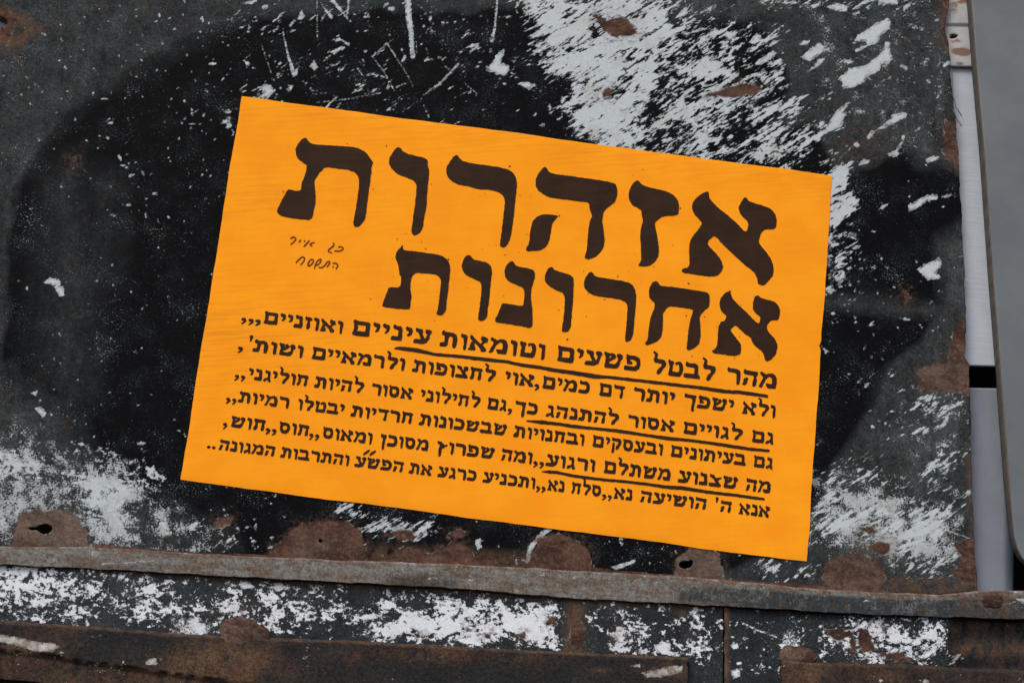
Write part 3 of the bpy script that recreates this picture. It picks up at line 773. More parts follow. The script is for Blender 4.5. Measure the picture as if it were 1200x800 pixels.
def right_attrs(P, T):
    n = len(P)
    x, y = P[:, 0], P[:, 1]
    k = np.full(n, -0.9)
    def reg(poly, fe, lo, hi):
        nonlocal k
        k = np.maximum(k, np.clip(lo + (hi - lo) * (0.5 + sd_poly(P, poly) / fe), -0.9, hi))
    reg([(930, 728), (985, 718), (1040, 712), (1106, 722), (1110, 745), (1120, 768), (1100, 776), (1000, 772), (962, 765), (945, 750)], 26, -0.5, -0.22)
    reg([(985, 740), (1105, 745), (1118, 770), (1010, 770)], 20, -0.4, -0.10)
    pw = np.full(n, -0.55) + gauss(P, 925, 750, 30, 18, 0.45) + gauss(P, 905, 745, 30, 30, 0.12)
    bl = np.full(n, -0.33) + gauss(P, 925, 755, 20, 14, 0.25) + gauss(P, 1045, 745, 75, 26, 0.44) + gauss(P, 1095, 755, 22, 20, 0.2)
    bl = np.where(x > 1112, -0.9, bl)
    fl = np.full(n, -9.0)
    add_polys(fl, P, [ell(861, 756, 4.5, 4, 0, 10, 0.2), ell(862, 789, 6, 6, 0, 10, 0.25), ell(866, 777, 3, 2.4), ell(875, 758, 1.6, 1.6), ell(858, 746, 2, 1.2), ell(884, 740, 1.3, 1.3), ell(895, 760, 1.5, 1.3), ell(902, 781, 1.8, 1.6), ell(876, 735, 1.5, 1.2), ell(892, 768, 1.4, 1.4)])
    add_strokes(fl, P, [[(871, 730, 1.1), (888, 738, 0.9), (910, 746, 0.7)]])
    ru = np.full(n, -40.0)
    add_polys(ru, P, [[(970, 737), (985, 738), (1002, 740), (1000, 744), (984, 750), (974, 748)], [(1005, 738), (1016, 737), (1022, 752), (1028, 762), (1012, 764), (1006, 755)], [(995, 750), (1002, 750), (1004, 764), (998, 762)],
                      [(1034, 766), (1052, 764), (1068, 772), (1040, 772)], [(1030, 730), (1038, 738), (1036, 740)]], 40)
    stain = np.clip((x - 1108) / 10, 0, 1) * (0.50 + 0.18 * np.sin(y / 5.0))
    stain = np.maximum(stain, np.clip((857 - x) / 6, 0, 1) * 1.2)
    dust = np.where(x > 1110, 0.05, 0.20)
    return dict(dust=dust, streak=k, powder=pw, blot=bl, flake=fl, rust=ru, stain=stain)
def lp_depth(P, T):
    return -0.0002 + 0.0005 * np.sin(P[:, 0] / 60.0 + P[:, 1] / 30.0)
LP = thing('steel_plate', 'long dark steel plate with flaked white paint below the left and middle of the rail', 'steel plate', 420, 790)
sheet('plate', lambda v: np.full_like(np.asarray(v, float), -60.0), lambda v: 847.3 + wobble(v, 9, 40, 0.5), lambda u: rail_b(u) - 6, lambda u: np.full_like(np.asarray(u, float), 815.0), 1.6, lp_depth, lower_attrs, M_lower, LP, thick=0.002)
RP = thing('steel_plate', 'short dark steel plate with white smear and rusty right end, right of the seam', 'steel plate', 1020, 790)
def rp_depth(P, T):
    back = np.clip((P[:, 0] - 1112) / 14, 0, 1) * 0.006
    return lp_depth(P, T) - 0.0006 + back + 0.0008 * np.sin(P[:, 1] / 6.5) * np.clip((P[:, 0] - 1112) / 14, 0, 1)
sheet('plate', lambda v: 848.9 + wobble(v, 10, 45, 0.9), lambda v: np.full_like(np.asarray(v, float), 1260.0), lambda u: rail_b(u) - 6, lambda u: np.full_like(np.asarray(u, float), 815.0), 1.6, rp_depth, right_attrs, M_lower, RP, thick=0.002)

# ================================================================== bottom beams
lip = lut([(-80, 752), (0, 759), (60, 765), (100, 773), (130, 776), (200, 786), (300, 800), (400, 812), (1300, 830)])
def beam_attrs(P, T):
    n = len(P)
    x, y = P[:, 0], P[:, 1]
    d = y - beam_t(x)
    dust = np.clip(1 - d / 12.0, 0, 1) * 0.45
    dust = np.maximum(dust, gauss(P, 270, 780, 60, 28, 0.9))
    dust = np.maximum(dust, gauss(P, 500, 766, 110, 12, 0.6))
    dust = np.maximum(dust, gauss(P, 620, 772, 60, 14, 0.4) + gauss(P, 60, 735, 80, 10, 0.4))
    dust = np.maximum(dust, (y > lip(x)) * 0.42)
    dust = np.maximum(dust, 0.06)
    ru = np.full(n, -40.0)
    fl = np.full(n, -9.0)
    add_polys(fl, P, [[(0, 743), (20, 746), (45, 752), (62, 753), (70, 757), (62, 763), (40, 763), (20, 756), (0, 752)], [(168, 776), (178, 770), (184, 772), (184, 778), (172, 779)],
                      [(-40, 742), (5, 744), (5, 752), (-40, 750)], [(752, 788), (770, 784), (785, 780), (800, 779), (800, 787), (775, 793), (758, 793)], [(738, 780), (752, 777), (750, 782)]])
    stain = np.maximum(gauss(P, 38, 757, 52, 11, 0.75), gauss(P, 785, 785, 34, 9, 0.9) + gauss(P, 705, 785, 14, 3, 0.7))
    stain = np.maximum.reduce([stain, gauss(P, 150, 800, 200, 26, 0.35), region(P, [(185, 800), (195, 772), (225, 755), (320, 750), (320, 765), (290, 800)], 30, 0.9), np.clip(1 - d / 5.0, 0, 1) * 0.8])
    lo = np.full(n, -0.9)
    bl = np.where(y > lip(x) - 4, -0.34, -0.46) + gauss(P, 110, 778, 90, 6, 0.12)
    return dict(dust=dust, streak=lo, powder=lo, blot=bl, flake=fl, rust=ru, stain=stain)
def beam_depth(P, T):
    d = P[:, 1] - beam_t(P[:, 0])
    y = -0.009 * np.clip(d / 3.5, 0, 1) ** 0.6 + 0.002
    l = P[:, 1] - lip(P[:, 0])
    y = y + 0.006 * np.clip(l / 7.0, 0, 1) * 0.45 + np.clip(l / 3, 0, 1) * 0.0010 * np.sin(P[:, 0] / 4.0 + np.sin(P[:, 0] / 17.0) * 3) 
    return y + 0.0005 * np.sin(P[:, 0] / 19.0) * np.sin(P[:, 1] / 9.0)
T_beam = thing('steel_beam', 'rust streaked black angle beam along the bottom edge, left of the seam', 'beam', 400, 800)
sheet('flange', lambda v: np.full_like(np.asarray(v, float), -60.0), lambda v: 806 + wobble(v, 21, 30, 0.8), lambda u: beam_t(u) + wobble(u, 22, 80, 1.2),
      lambda u: lut([(-80, 790), (0, 795.5), (40, 798.5), (70, 803), (100, 812), (1300, 815)])(u), 1.6, beam_depth, beam_attrs, M_beam, T_beam, thick=0.002)
lump('weld', 284, 741, 29, 18, 0.0018, -0.0058, M_beam, T_beam, seed=2, rust=3.0, extra={'ash': np.full(15 * 48, 0.25)})
rb_t = lut([(800, 770), (914, 770), (950, 774.5), (1060, 777), (1120, 781), (1200, 784), (1300, 787)])
def rbeam_attrs(P, T):
    n = len(P)
    x, y = P[:, 0], P[:, 1]
    dust = 0.30 + gauss(P, 940, 790, 30, 20, 0.5) + gauss(P, 1050, 790, 16, 20, 0.3) - 0.1 * np.clip((x - 1070) / 40, 0, 1)
    ru = np.full(n, -40.0)
    
    fl = np.full(n, -9.0)
    add_polys(fl, P, [ell(1085, 798, 4, 3), ell(1032, 797, 2.5, 2.5)])
    stain = np.maximum.reduce([gauss(P, 947, 790, 18, 6, 1.0), gauss(P, 935, 785, 34, 24, 0.8), 0.14 + 0 * x])
    lo = np.full(n, -0.9)
    return dict(dust=dust, streak=lo, powder=lo, blot=np.full(n, -0.43), flake=fl, rust=ru, stain=stain)
def rbeam_depth(P, T):
    d = P[:, 1] - rb_t(P[:, 0])
    y = -0.009 * np.clip(d / 3.5, 0, 1) ** 0.6 * np.clip((P[:, 0] - 912) / 5, 0.15, 1) + 0.002
    return y + 0.0006 * np.sin(P[:, 0] / 13.0) * np.sin(P[:, 1] / 7.0)
T_rb = thing('steel_beam', 'brown rusty beam in the bottom right corner with an orange scar at its left end', 'beam', 1060, 800)
sheet('flange', lambda v: 914 + wobble(v, 31, 30, 1.0), lambda v: np.full_like(np.asarray(v, float), 1260.0), lambda u: rb_t(u) + wobble(u, 32, 60, 1.0), lambda u: np.full_like(np.asarray(u, float), 815.0), 1.6, rbeam_depth, rbeam_attrs, M_beam, T_rb, thick=0.002)
lump('weld', 934, 768, 22, 12, 0.0018, -0.0030, M_beam, T_rb, seed=8, rust=3.0, extra={'ash': np.full(15 * 48, 0.3)})

# ================================================================== gap and grey door at the right
def pl_attrs(rustf=None, stainf=None):
    def f(P, T):
        n = len(P)
        ru = np.full(n, -40.0) if rustf is None else rustf(P)
        st = np.zeros(n) if stainf is None else stainf(P)
        return dict(rust=ru, stain=st)
    return f
cst = lambda c: (lambda v: np.full_like(np.asarray(v, float), float(c)))
def br_stain(P):
    return 1.35 * np.maximum.reduce([gauss(P, 1128, 61, 12, 5, 1.1), gauss(P, 1124, 75, 9, 3, 0.5), gauss(P, 1118, 8, 8, 10, 0.5), gauss(P, 1122, 48, 10, 5, 0.55), gauss(P, 1116, 42, 6, 3, 0.7), gauss(P, 1128, 2, 12, 5, 0.6)])
tb = thing('steel_bracket', 'stained off-white bracket with brown rust marks at the top of the narrow gap', 'bracket', 1124, 79, 0.008)
sheet('flange', cst(1095), cst(1158), cst(-30), lambda u: 78.0 + 0.02 * (u - 1124), 2, lambda P, T: 0.009 - 0.0016 * (P[:, 1] < 29) + 0 * T, pl_attrs(None, br_stain), M_bracket, tb, holes=(zm(1080, 0, 4.443, [(146, 190), (160, 178), (188, 182), (190, 192), (165, 203), (148, 203)]),), thick=0.002)
wb_o = sheet('wall_board', cst(1095), cst(1195), lambda u: 79.5 + 0.02 * (u - 1124), lambda u: 428.5 + 0.03 * (u - 1150), 2, lambda P, T: 0.0125 + 0 * T, pl_attrs(), M_white, None, thick=0.004)
tag(wb_o, 'white ribbed board showing through the upper part of the narrow gap', 'board')
gp_o = sheet('steel_post', cst(1100), lambda v: 1187.5 + 0 * np.asarray(v, float), lambda u: 454.5 + 0.02 * (u - 1150), cst(720), 2, lambda P, T: 0.0125 + 0.012 * np.clip((P[:, 0] - 1176) / 12, 0, 1) ** 2, pl_attrs(), M_post, None, thick=0.004)
tag(gp_o, 'blue grey smooth post in the gap below the black slot', 'post')

door_l = lut([(-40, 1128), (0, 1132), (80, 1138.5), (180, 1147.5), (330, 1158), (430, 1166), (560, 1175.5), (610, 1180.5), (630, 1183), (643, 1186.5), (654, 1192), (662, 1200), (667, 1212), (669, 1230)])
def door_rust(P):
    e = P[:, 0] - door_l(P[:, 1])
    wdt = np.interp(P[:, 1], [0, 200, 400, 560, 620, 670], [6.5, 7, 7, 8, 6, 5])
    return wdt - e
def door_depth(P, T):
    e = P[:, 0] - door_l(P[:, 1])
    q = np.clip(e / 7.0, 0, 1)
    bot = np.clip((669 - P[:, 1]) / 6, 0, 1)
    q = np.minimum(q, bot)
    y = 0.010 - 0.022 * np.sin(q * math.pi / 2) ** 0.9
    return y + 0.0005 * np.sin(P[:, 0] / 30 + P[:, 1] / 50.0)
T_door = thing('steel_door', 'grey painted steel door with rusty rounded edge at the right of the picture', 'door', 1200, 668)
sheet('panel', door_l, cst(1290), cst(-40), cst(669), 1.6, door_depth, pl_attrs(door_rust, lambda P: np.maximum.reduce([gauss(P, 1186, 20, 10, 4, 0.45)])), M_door, T_door, thick=0.0015)
# near-black sheet painted as the shade behind the plates, pale board low at the left
inner = sheet('shade_backing', cst(-140), cst(1340), cst(-90), cst(860), 40, lambda P, T: 0.09 + 0 * T, lambda P, T: {}, M_dark, None)
tag(inner, 'near-black backing sheet painted as the shade behind the holes and the black slot', 'panel')
pb = sheet('pale_strip', cst(-120), cst(120), lambda u: np.full_like(np.asarray(u, float), 780.0), cst(840), 6, lambda P, T: 0.012 + 0 * T, pl_attrs(), M_white, None)
tag(pb, 'sliver of white board under the left end of the bottom beam', 'board')
pc = sheet('pale_strip', cst(-40), cst(24), lambda u: 25.5 + 0.45 * (np.asarray(u, float) - 0), cst(60), 3, lambda P, T: 0.010 + 0 * T, pl_attrs(), M_white, None)
tag(pc, 'white board glimpsed through the slot in the top left corner', 'board')

# ================================================================== poster
TL, TR, BR_, BL_ = (283, 113), (975.5, 206), (945.5, 658), (211.5, 562)
def paper_y(px, py):
    px, py = np.asarray(px, float), np.asarray(py, float)
    r = 0.0006 * np.sin(px / 170.0 + 1) * np.sin(py / 130.0) + 0.0004 * np.sin(px / 61.0 + py / 90.0)     # follows the sheet
    return r - 0.0009 + 0.00012 * np.sin(px / 33.0 + 1.0) * np.sin(py / 41.0)
NXP, NYP = 240, 160
s, t = np.meshgrid(np.linspace(0, 1, NXP), np.linspace(0, 1, NYP))
def bil(k):
    return (1 - s) * (1 - t) * TL[k] + s * (1 - t) * TR[k] + s * t * BR_[k] + (1 - s) * t * BL_[k]
X, Y = bil(0), bil(1)
eb = (t == 1) * (wobble(X, 41, 260, 1.0)) + (t == 0) * wobble(X, 42, 300, 0.9)
Y = Y + eb + (np.abs(s - 0.3) < 0.25) * 0
X = X + (s == 0) * wobble(Y, 43, 200, 0.8) + (s == 1) * (wobble(Y, 44, 150, 0.9) - 2.2 * np.exp(-((Y - 405) / 2.5) ** 2))
edge = np.minimum.reduce([s * 700, (1 - s) * 700, t * 450, (1 - t) * 450])
yy = paper_y(X, Y) + 0.00035 * np.exp(-edge / 5.0) - 0.0009 * np.exp(-edge / 7.0) * np.clip(np.sin(X / 52.0 + Y / 23.0) - 0.55, 0, 1)
idx = np.arange(NXP * NYP).reshape(NYP, NXP)
Fp = np.stack([idx[:-1, :-1], idx[1:, :-1], idx[1:, 1:], idx[:-1, 1:]], -1).reshape(-1, 4)
T_poster = thing('poster', 'bright orange Hebrew notice with dark brown lettering pasted askew on the black sheet', 'poster', 578, 610, -0.003)
dirt = (np.exp(-((Y - 230) / 30) ** 2) * 0.5 + np.exp(-((Y - 400) / 60) ** 2) * 0.8) * np.exp(-(s / 0.22) ** 2) + 0.12 + 0.5 * np.exp(-(t / 0.06) ** 2)
pap = link_mesh('paper', world(X.ravel(), Y.ravel(), yy.ravel()), Fp, M_paper, T_poster, {'dirt': dirt.ravel()})
# ---- printing
def chaikin(p, q=0.2):
    p = np.asarray(p, float)
    nx = np.roll(p, -1, 0)
    return np.stack([p * (1 - q) + nx * q, p * q + nx * (1 - q)], 1).reshape(-1, 2)
def rough_outline(p, seg, amp, r):
    p = np.asarray(p, float)
    out = []
    for a, b in zip(p, np.roll(p, -1, 0)):
        k = max(1, int(np.hypot(*(b - a)) / seg))
        for j in range(k):
            out.append(a + (b - a) * j / k)
    out = np.array(out)
    return out + r.normal(0, amp, out.shape)
def fatten(p, d):
    """move a closed outline outwards by d"""
    p = np.asarray(p, float)
    t = np.roll(p, -1, 0) - np.roll(p, 1, 0)
    t /= np.linalg.norm(t, axis=1)[:, None] + 1e-9
    area = np.sum(p[:, 0] * np.roll(p[:, 1], -1) - np.roll(p[:, 0], -1) * p[:, 1])
    n = np.stack([t[:, 1], -t[:, 0]], 1) * (1 if area > 0 else -1)
    return p + n * d
def ink_mesh(name, loops_list, mat, parent, lift=0.00035):
    """loops_list: list of [outer, hole, ...] in plan units, printed on the paper"""
    V, Fc = [], []
    for loops in loops_list:
        tri = tessellate_polygon([[Vector((float(a), float(b), 0)) for a, b in lp] for lp in loops])
        base = len(V)
        for lp in loops:
            V.extend([(float(a), float(b)) for a, b in lp])
        for f in tri:
            p = [np.array(V[base + q]) for q in f]
            u, v = p[1] - p[0], p[2] - p[0]
            area = u[0] * v[1] - u[1] * v[0]
            if abs(area) < 1e-7:
                continue
            Fc.append(tuple(base + q for q in (f if area < 0 else f[::-1])))
    V = np.array(V)
    return link_mesh(name, world(V[:, 0], V[:, 1], paper_y(V[:, 0], V[:, 1]) - lift), Fc, mat, parent, smooth=False)

HEAD1 = [
 (790, 210, 5.714, [(232,82),(205,86),(172,104),(140,135),(120,165),(122,205),(140,240),(165,265),(188,292),(170,325),(135,365),(110,405),(100,450),(102,520),(104,570),(92,590),(52,600),(52,624),(130,635),(245,652),(290,645),(320,615),(328,585),(320,550),(290,505),(245,460),(222,432),(235,402),(265,380),(285,390),(330,440),(400,505),(470,570),(530,615),(555,655),(562,700),(597,712),(635,680),(660,645),(668,600),(655,545),(620,490),(585,450),(568,425),(570,395),(585,355),(605,335),(680,332),(688,275),(678,235),(650,198),(600,178),(530,158),(492,142),(488,125),(470,120),(450,150),(430,188),(440,230),(470,260),(498,290),(488,350),(470,348),(420,295),(370,250),(300,195),(258,155),(235,120)]),
 (680, 190, 5.714, [(380,122),(365,130),(345,155),(327,190),(323,230),(332,265),(350,288),(380,303),(408,320),(410,350),(420,390),(408,430),(400,490),(405,560),(408,640),(405,665),(388,690),(395,697),(460,696),(500,668),(525,625),(526,570),(515,490),(497,405),(520,385),(550,362),(655,355),(663,300),(655,255),(625,220),(570,192),(500,178),(440,162),(410,148),(395,128)]),
 (600, 180, 6.157, [(238,97),(215,110),(190,145),(172,185),(168,235),(190,265),(230,295),(275,317),(400,332),(500,345),(555,352),(560,400),(580,450),(560,490),(550,560),(543,650),(537,700),(523,745),(530,757),(550,762),(600,745),(640,710),(662,670),(668,620),(660,540),(650,480),(663,415),(700,380),(745,345),(760,300),(758,250),(748,218),(700,203),(600,187),(450,165),(330,150),(285,142),(262,128),(252,103)]),
 (600, 180, 6.157, [(335,452),(320,445),(260,437),(210,440),(170,462),(147,490),(135,540),(127,600),(122,650),(98,690),(110,703),(200,698),(240,675),(265,640),(275,600),(283,540),(290,505),(310,475)]),
 (500, 170, 5.714, [(200,65),(180,78),(155,110),(135,145),(130,185),(145,218),(175,245),(215,265),(290,277),(345,295),(420,298),(470,310),(505,330),(523,365),(522,410),(512,490),(502,580),(492,650),(490,672),(510,685),(530,678),(555,640),(570,580),(580,500),(590,410),(600,320),(605,265),(600,220),(580,185),(545,162),(490,148),(400,135),(300,122),(245,108),(222,92),(210,70)]),
 (430, 160, 5.714, [(212,70),(192,78),(170,110),(150,145),(147,180),(165,215),(205,250),(260,272),(310,292),(332,320),(330,370),(322,450),(310,540),(297,625),(303,655),(320,660),(350,650),(375,610),(383,540),(400,460),(405,360),(418,240),(408,190),(408,160),(390,145),(340,132),(280,118),(240,100),(226,78)]),
 (310, 150, 6.157, [(290,70),(270,80),(235,120),(222,160),(230,205),(260,240),(305,265),(300,310),(290,345),(268,395),(262,448),(240,455),(165,442),(135,500),(88,598),(100,622),(140,638),(200,650),(340,665),(358,580),(370,530),(368,480),(362,420),(360,380),(390,330),(435,280),(500,288),(600,300),(655,320),(680,355),(682,420),(668,520),(652,620),(637,690),(655,715),(680,710),(715,675),(732,630),(740,560),(752,460),(768,340),(775,262),(785,250),(765,220),(735,180),(690,150),(640,137),(540,130),(430,123),(355,118),(325,105),(308,80)])]
HEAD2 = [
 (820, 320, 7.273, [(265,145),(250,152),(205,178),(178,215),(167,255),(175,305),(195,335),(230,362),(212,405),(178,412),(155,470),(152,560),(150,610),(135,640),(102,662),(115,680),(160,685),(295,705),(345,690),(355,645),(350,605),(330,580),(285,520),(258,482),(290,450),(308,443),(340,475),(390,520),(430,540),(445,580),(470,620),(515,650),(545,685),(560,750),(600,740),(650,690),(665,610),(640,560),(605,520),(575,485),(575,440),(605,400),(670,398),(687,330),(675,280),(640,245),(590,228),(520,210),(495,187),(470,195),(455,240),(452,300),(470,335),(520,375),(508,425),(490,425),(440,375),(380,315),(320,260),(280,215),(265,180)]),
 (740, 320, 7.273, [(205,67),(185,75),(155,115),(147,160),(152,205),(175,235),(200,252),(192,310),(165,370),(150,440),(140,540),(135,570),(110,600),(125,612),(165,605),(220,578),(255,540),(267,490),(268,420),(268,345),(295,300),(325,280),(400,287),(520,305),(525,330),(500,400),(485,480),(478,560),(467,650),(490,657),(545,630),(580,595),(590,530),(588,450),(580,390),(590,350),(625,315),(660,285),(668,230),(665,190),(650,165),(580,150),(480,135),(370,120),(270,110),(240,100),(222,75)]),
 (670, 310, 7.273, [(165,60),(145,70),(115,110),(103,155),(107,195),(135,230),(180,258),(250,272),(340,282),(420,297),(460,320),(478,355),(472,430),(465,530),(455,620),(455,650),(475,657),(500,645),(523,600),(530,520),(540,420),(547,330),(550,270),(542,220),(525,180),(495,155),(420,137),(320,120),(220,105),(195,95),(180,70)]),
 (600, 300, 7.273, [(330,93),(310,102),(285,145),(278,195),(290,230),(330,265),(390,295),(435,315),(450,345),(448,430),(440,520),(425,620),(425,643),(450,648),(480,640),(502,605),(507,520),(518,420),(524,300),(528,230),(522,185),(495,158),(440,142),(390,128),(360,115),(348,98)]),
 (530, 290, 7.273, [(505,113),(485,122),(455,160),(445,205),(450,250),(480,285),(540,315),(595,335),(613,365),(615,430),(605,497),(560,492),(435,472),(420,485),(395,550),(360,625),(380,637),(480,650),(600,672),(665,685),(685,665),(683,600),(683,520),(672,430),(672,370),(685,310),(705,260),(705,215),(690,190),(640,175),(560,160),(535,145),(522,120)]),
 (530, 290, 7.273, [(140,62),(115,70),(90,115),(80,155),(90,205),(130,240),(190,270),(235,290),(250,320),(245,400),(235,490),(220,590),(222,615),(240,627),(270,620),(297,590),(305,500),(320,400),(328,300),(340,205),(330,160),(305,132),(260,118),(200,105),(170,92),(155,65)]),
 (435, 280, 7.273, [(272,45),(262,58),(230,90),(207,130),(207,170),(232,215),(235,290),(258,325),(245,415),(150,408),(130,460),(92,568),(105,577),(200,590),(330,600),(335,540),(345,490),(333,430),(335,370),(350,310),(385,287),(430,290),(490,292),(550,300),(580,320),(595,350),(590,420),(578,520),(565,610),(555,640),(590,652),(620,635),(638,600),(645,520),(660,400),(670,300),(675,240),(660,190),(620,150),(560,130),(470,118),(380,105),(285,97),(270,80)])]
ri = np.random.default_rng(5)
def headline(defs, specks):
    out = []
    for x0, y0, s_, pts in defs:
        p = chaikin([(x0 + a / s_, y0 + b / s_) for a, b in pts], 0.18)
        out.append([rough_outline(p, 1.6, 0.16, ri)])
    for _ in range(specks):                          # ink spatter round the letters
        x0, y0, s_, pts = defs[ri.integers(len(defs))]
        a, b = pts[ri.integers(len(pts))]
        r = 0.30 + 0.5 * ri.random() ** 2
        out.append([ell(x0 + a / s_ + ri.normal(0, 9), y0 + b / s_ + ri.normal(0, 9), r * (1 + ri.random()), r, ri.random() * 3, 7, 0.3, ri)])
    # keep spatter off the letters themselves
    big = out[:len(defs)]
    keep = big + [o for o in out[len(defs):] if all(sd_poly(np.array([np.mean(o[0], 0)]), g[0])[0] < -1.2 for g in big)]
    return keep
ink_mesh('headline', headline(HEAD1, 60), M_ink, T_poster)
ink_mesh('headline', headline(HEAD2, 60), M_ink, T_poster)

# ---- small serif type, drawn in a box 100 high (y up)
G = {
'א': (94, [[(8,102),(2,88),(6,74),(20,62),(10,48),(8,25),(6,12),(0,6),(0,0),(30,0),(36,8),(30,26),(26,42),(32,50),(60,16),(64,0),(82,-2),(90,8),(84,22),(72,36),(70,48),(78,60),(92,64),(93,78),(88,92),(70,96),(64,102),(56,92),(58,78),(66,66),(62,52),(58,48),(26,82),(16,92)]]),
'ב': (86, [[(8,104),(4,92),(6,78),(16,73),(50,73),(57,66),(57,27),(2,27),(-2,14),(0,0),(86,0),(88,12),(82,27),(75,27),(75,80),(67,94),(52,98),(20,97),(12,104)]]),
'ג': (54, [[(14,102),(10,90),(14,76),(30,73),(32,42),(26,30),(8,24),(0,0),(18,0),(22,10),(33,16),(38,0),(48,-4),(55,4),(48,30),(47,84),(40,96),(22,97)]]),
'ד': (80, [[(8,104),(4,90),(8,74),(50,73),(54,50),(50,22),(46,2),(58,-4),(66,6),(68,40),(66,70),(80,84),(80,96),(22,97),(12,104)]]),
'ה': (82, [[(8,104),(4,90),(8,74),(58,73),(62,56),(57,30),(55,4),(64,-3),(75,8),(77,40),(73,62),(81,80),(79,96),(22,97),(12,104)], [(22,52),(10,42),(8,14),(2,2),(14,-2),(25,8),(28,30),(33,47)]]),
'ו': (37, [[(8,104),(2,90),(6,78),(20,71),(20,0),(28,-6),(35,4),(37,84),(30,96),(14,97)]]),
'ז': (46, [[(8,104),(2,88),(8,74),(20,70),(15,40),(16,4),(22,-3),(35,6),(37,40),(33,70),(46,74),(46,86),(38,96),(16,97)]]),
'ח': (84, [[(8,104),(4,90),(8,76),(14,66),(12,30),(4,6),(12,-3),(26,6),(31,40),(29,64),(35,73),(56,73),(60,60),(57,30),(55,4),(64,-3),(75,8),(77,40),(73,62),(81,80),(79,96),(22,97),(12,104)]]),
'ט': (86, [[(8,104),(2,90),(8,74),(14,62),(12,30),(10,0),(72,0),(82,14),(86,50),(82,84),(69,98),(54,96),(42,84),(46,73),(56,82),(63,78),(67,50),(65,27),(29,27),(29,60),(31,76),(36,86),(32,96),(18,97)]]),
'י': (37, [[(8,104),(2,90),(6,78),(20,72),(19,54),(12,42),(20,37),(33,52),(37,84),(30,96),(14,97)]]),
'כ': (76, [[(10,104),(6,90),(8,76),(40,73),(52,66),(55,40),(48,28),(4,27),(0,0),(54,0),(70,14),(76,50),(70,84),(54,96),(22,97),(14,104)]]),
'ך': (82, [[(8,104),(4,90),(8,74),(54,73),(57,40),(53,-30),(62,-36),(71,-26),(75,70),(81,84),(79,96),(22,97),(12,104)]]),
'ל': (76, [[(4,148),(0,136),(12,128),(10,104),(6,90),(12,74),(48,73),(55,66),(50,50),(34,28),(28,4),(38,-3),(50,8),(57,30),(73,54),(77,76),(69,94),(52,98),(28,98),(25,114),(27,130),(20,138)]]),
'מ': (92, [[(8,102),(2,90),(8,80),(20,70),(16,50),(6,20),(0,2),(10,-2),(19,6),(25,30),(33,56),(46,73),(58,76),(66,66),(68,40),(66,26),(36,26),(38,12),(46,0),(86,0),(90,30),(90,66),(82,88),(65,98),(48,94),(34,84),(26,92),(14,97)]]),
'ם': (90, [[(8,104),(4,90),(10,76),(12,40),(4,0),(86,0),(88,40),(86,86),(78,96),(22,97),(12,104)], 'hole', [(27,73),(29,50),(25,28),(67,28),(68,66),(61,73)]]),
'נ': (54, [[(10,104),(6,90),(8,78),(28,73),(33,66),(33,27),(4,27),(-2,0),(52,0),(54,30),(50,60),(50,84),(44,96),(22,97),(14,104)]]),
'ן': (46, [[(6,104),(2,88),(8,74),(22,70),(19,30),(21,-34),(30,-38),(37,-28),(39,60),(46,80),(44,96),(14,97)]]),
'ס': (84, [[(6,104),(2,92),(10,80),(8,40),(14,14),(30,0),(57,0),(74,14),(82,44),(78,80),(63,97),(16,97),(10,104)], 'hole', [(28,73),(27,44),(33,30),(44,26),(56,30),(62,48),(58,68),(50,74)]]),
'ע': (80, [[(8,102),(4,90),(8,78),(19,72),(30,44),(37,28),(2,25),(-2,0),(46,0),(64,14),(74,44),(74,66),(82,76),(82,88),(73,98),(58,98),(50,88),(54,74),(62,66),(59,44),(52,36),(38,70),(41,84),(34,96),(18,97)]]),
'פ': (82, [[(10,104),(6,90),(8,76),(12,68),(12,48),(18,40),(36,42),(41,50),(36,59),(28,60),(29,73),(46,73),(59,64),(61,40),(54,27),(4,27),(-2,0),(56,0),(75,14),(82,50),(75,84),(57,97),(22,97),(14,104)]]),
'צ': (80, [[(8,102),(4,88),(10,76),(24,70),(48,27),(2,27),(-2,0),(74,0),(80,14),(72,27),(57,48),(63,60),(77,70),(79,86),(70,98),(56,98),(47,88),(51,74),(48,62),(40,74),(33,92),(16,97)]]),
'ץ': (74, [[(8,102),(4,88),(10,76),(23,72),(20,40),(18,-30),(27,-36),(36,-28),(37,30),(56,52),(70,64),(75,84),(66,98),(52,96),(47,84),(53,72),(40,56),(40,84),(30,96),(16,97)]]),
'ק': (80, [[(8,104),(4,90),(8,75),(52,73),(60,64),(54,46),(42,24),(40,4),(50,-2),(60,10),(75,46),(80,74),(71,94),(54,97),(22,97),(12,104)], [(13,54),(11,-28),(18,-34),(29,-26),(29,46),(24,57)]]),
'ר': (74, [[(8,104),(2,90),(6,75),(44,73),(54,64),(54,2),(62,-5),(71,4),(74,70),(69,88),(54,97),(20,97),(12,104)]]),
'ש': (98, [[(8,104),(2,90),(8,78),(14,66),(12,30),(10,0),(70,0),(84,20),(88,56),(97,72),(97,86),(88,98),(74,98),(65,88),(69,74),(76,62),(69,36),(58,27),(29,27),(29,38),(53,58),(64,76),(57,92),(44,98),(37,88),(43,73),(29,58),(29,72),(37,84),(31,96),(16,97)]]),
'ת': (88, [[(10,104),(4,90),(8,78),(21,72),(23,50),(20,27),(4,26),(-2,0),(31,0),(38,20),(38,50),(42,72),(54,73),(62,64),(63,4),(72,-5),(81,6),(84,66),(77,88),(61,97),(24,97),(14,104)]]),
',': (28, [[(4,22),(0,10),(8,2),(14,2),(14,-6),(2,-24),(7,-28),(21,-12),(27,6),(23,20),(13,25)]]),
"'": (24, [[(0,132),(4,144),(18,144),(22,132),(11,88),(6,90)]]),
'.': (24, [[(2,12),(6,2),(14,-1),(22,6),(24,15),(18,24),(9,25)]]),
}
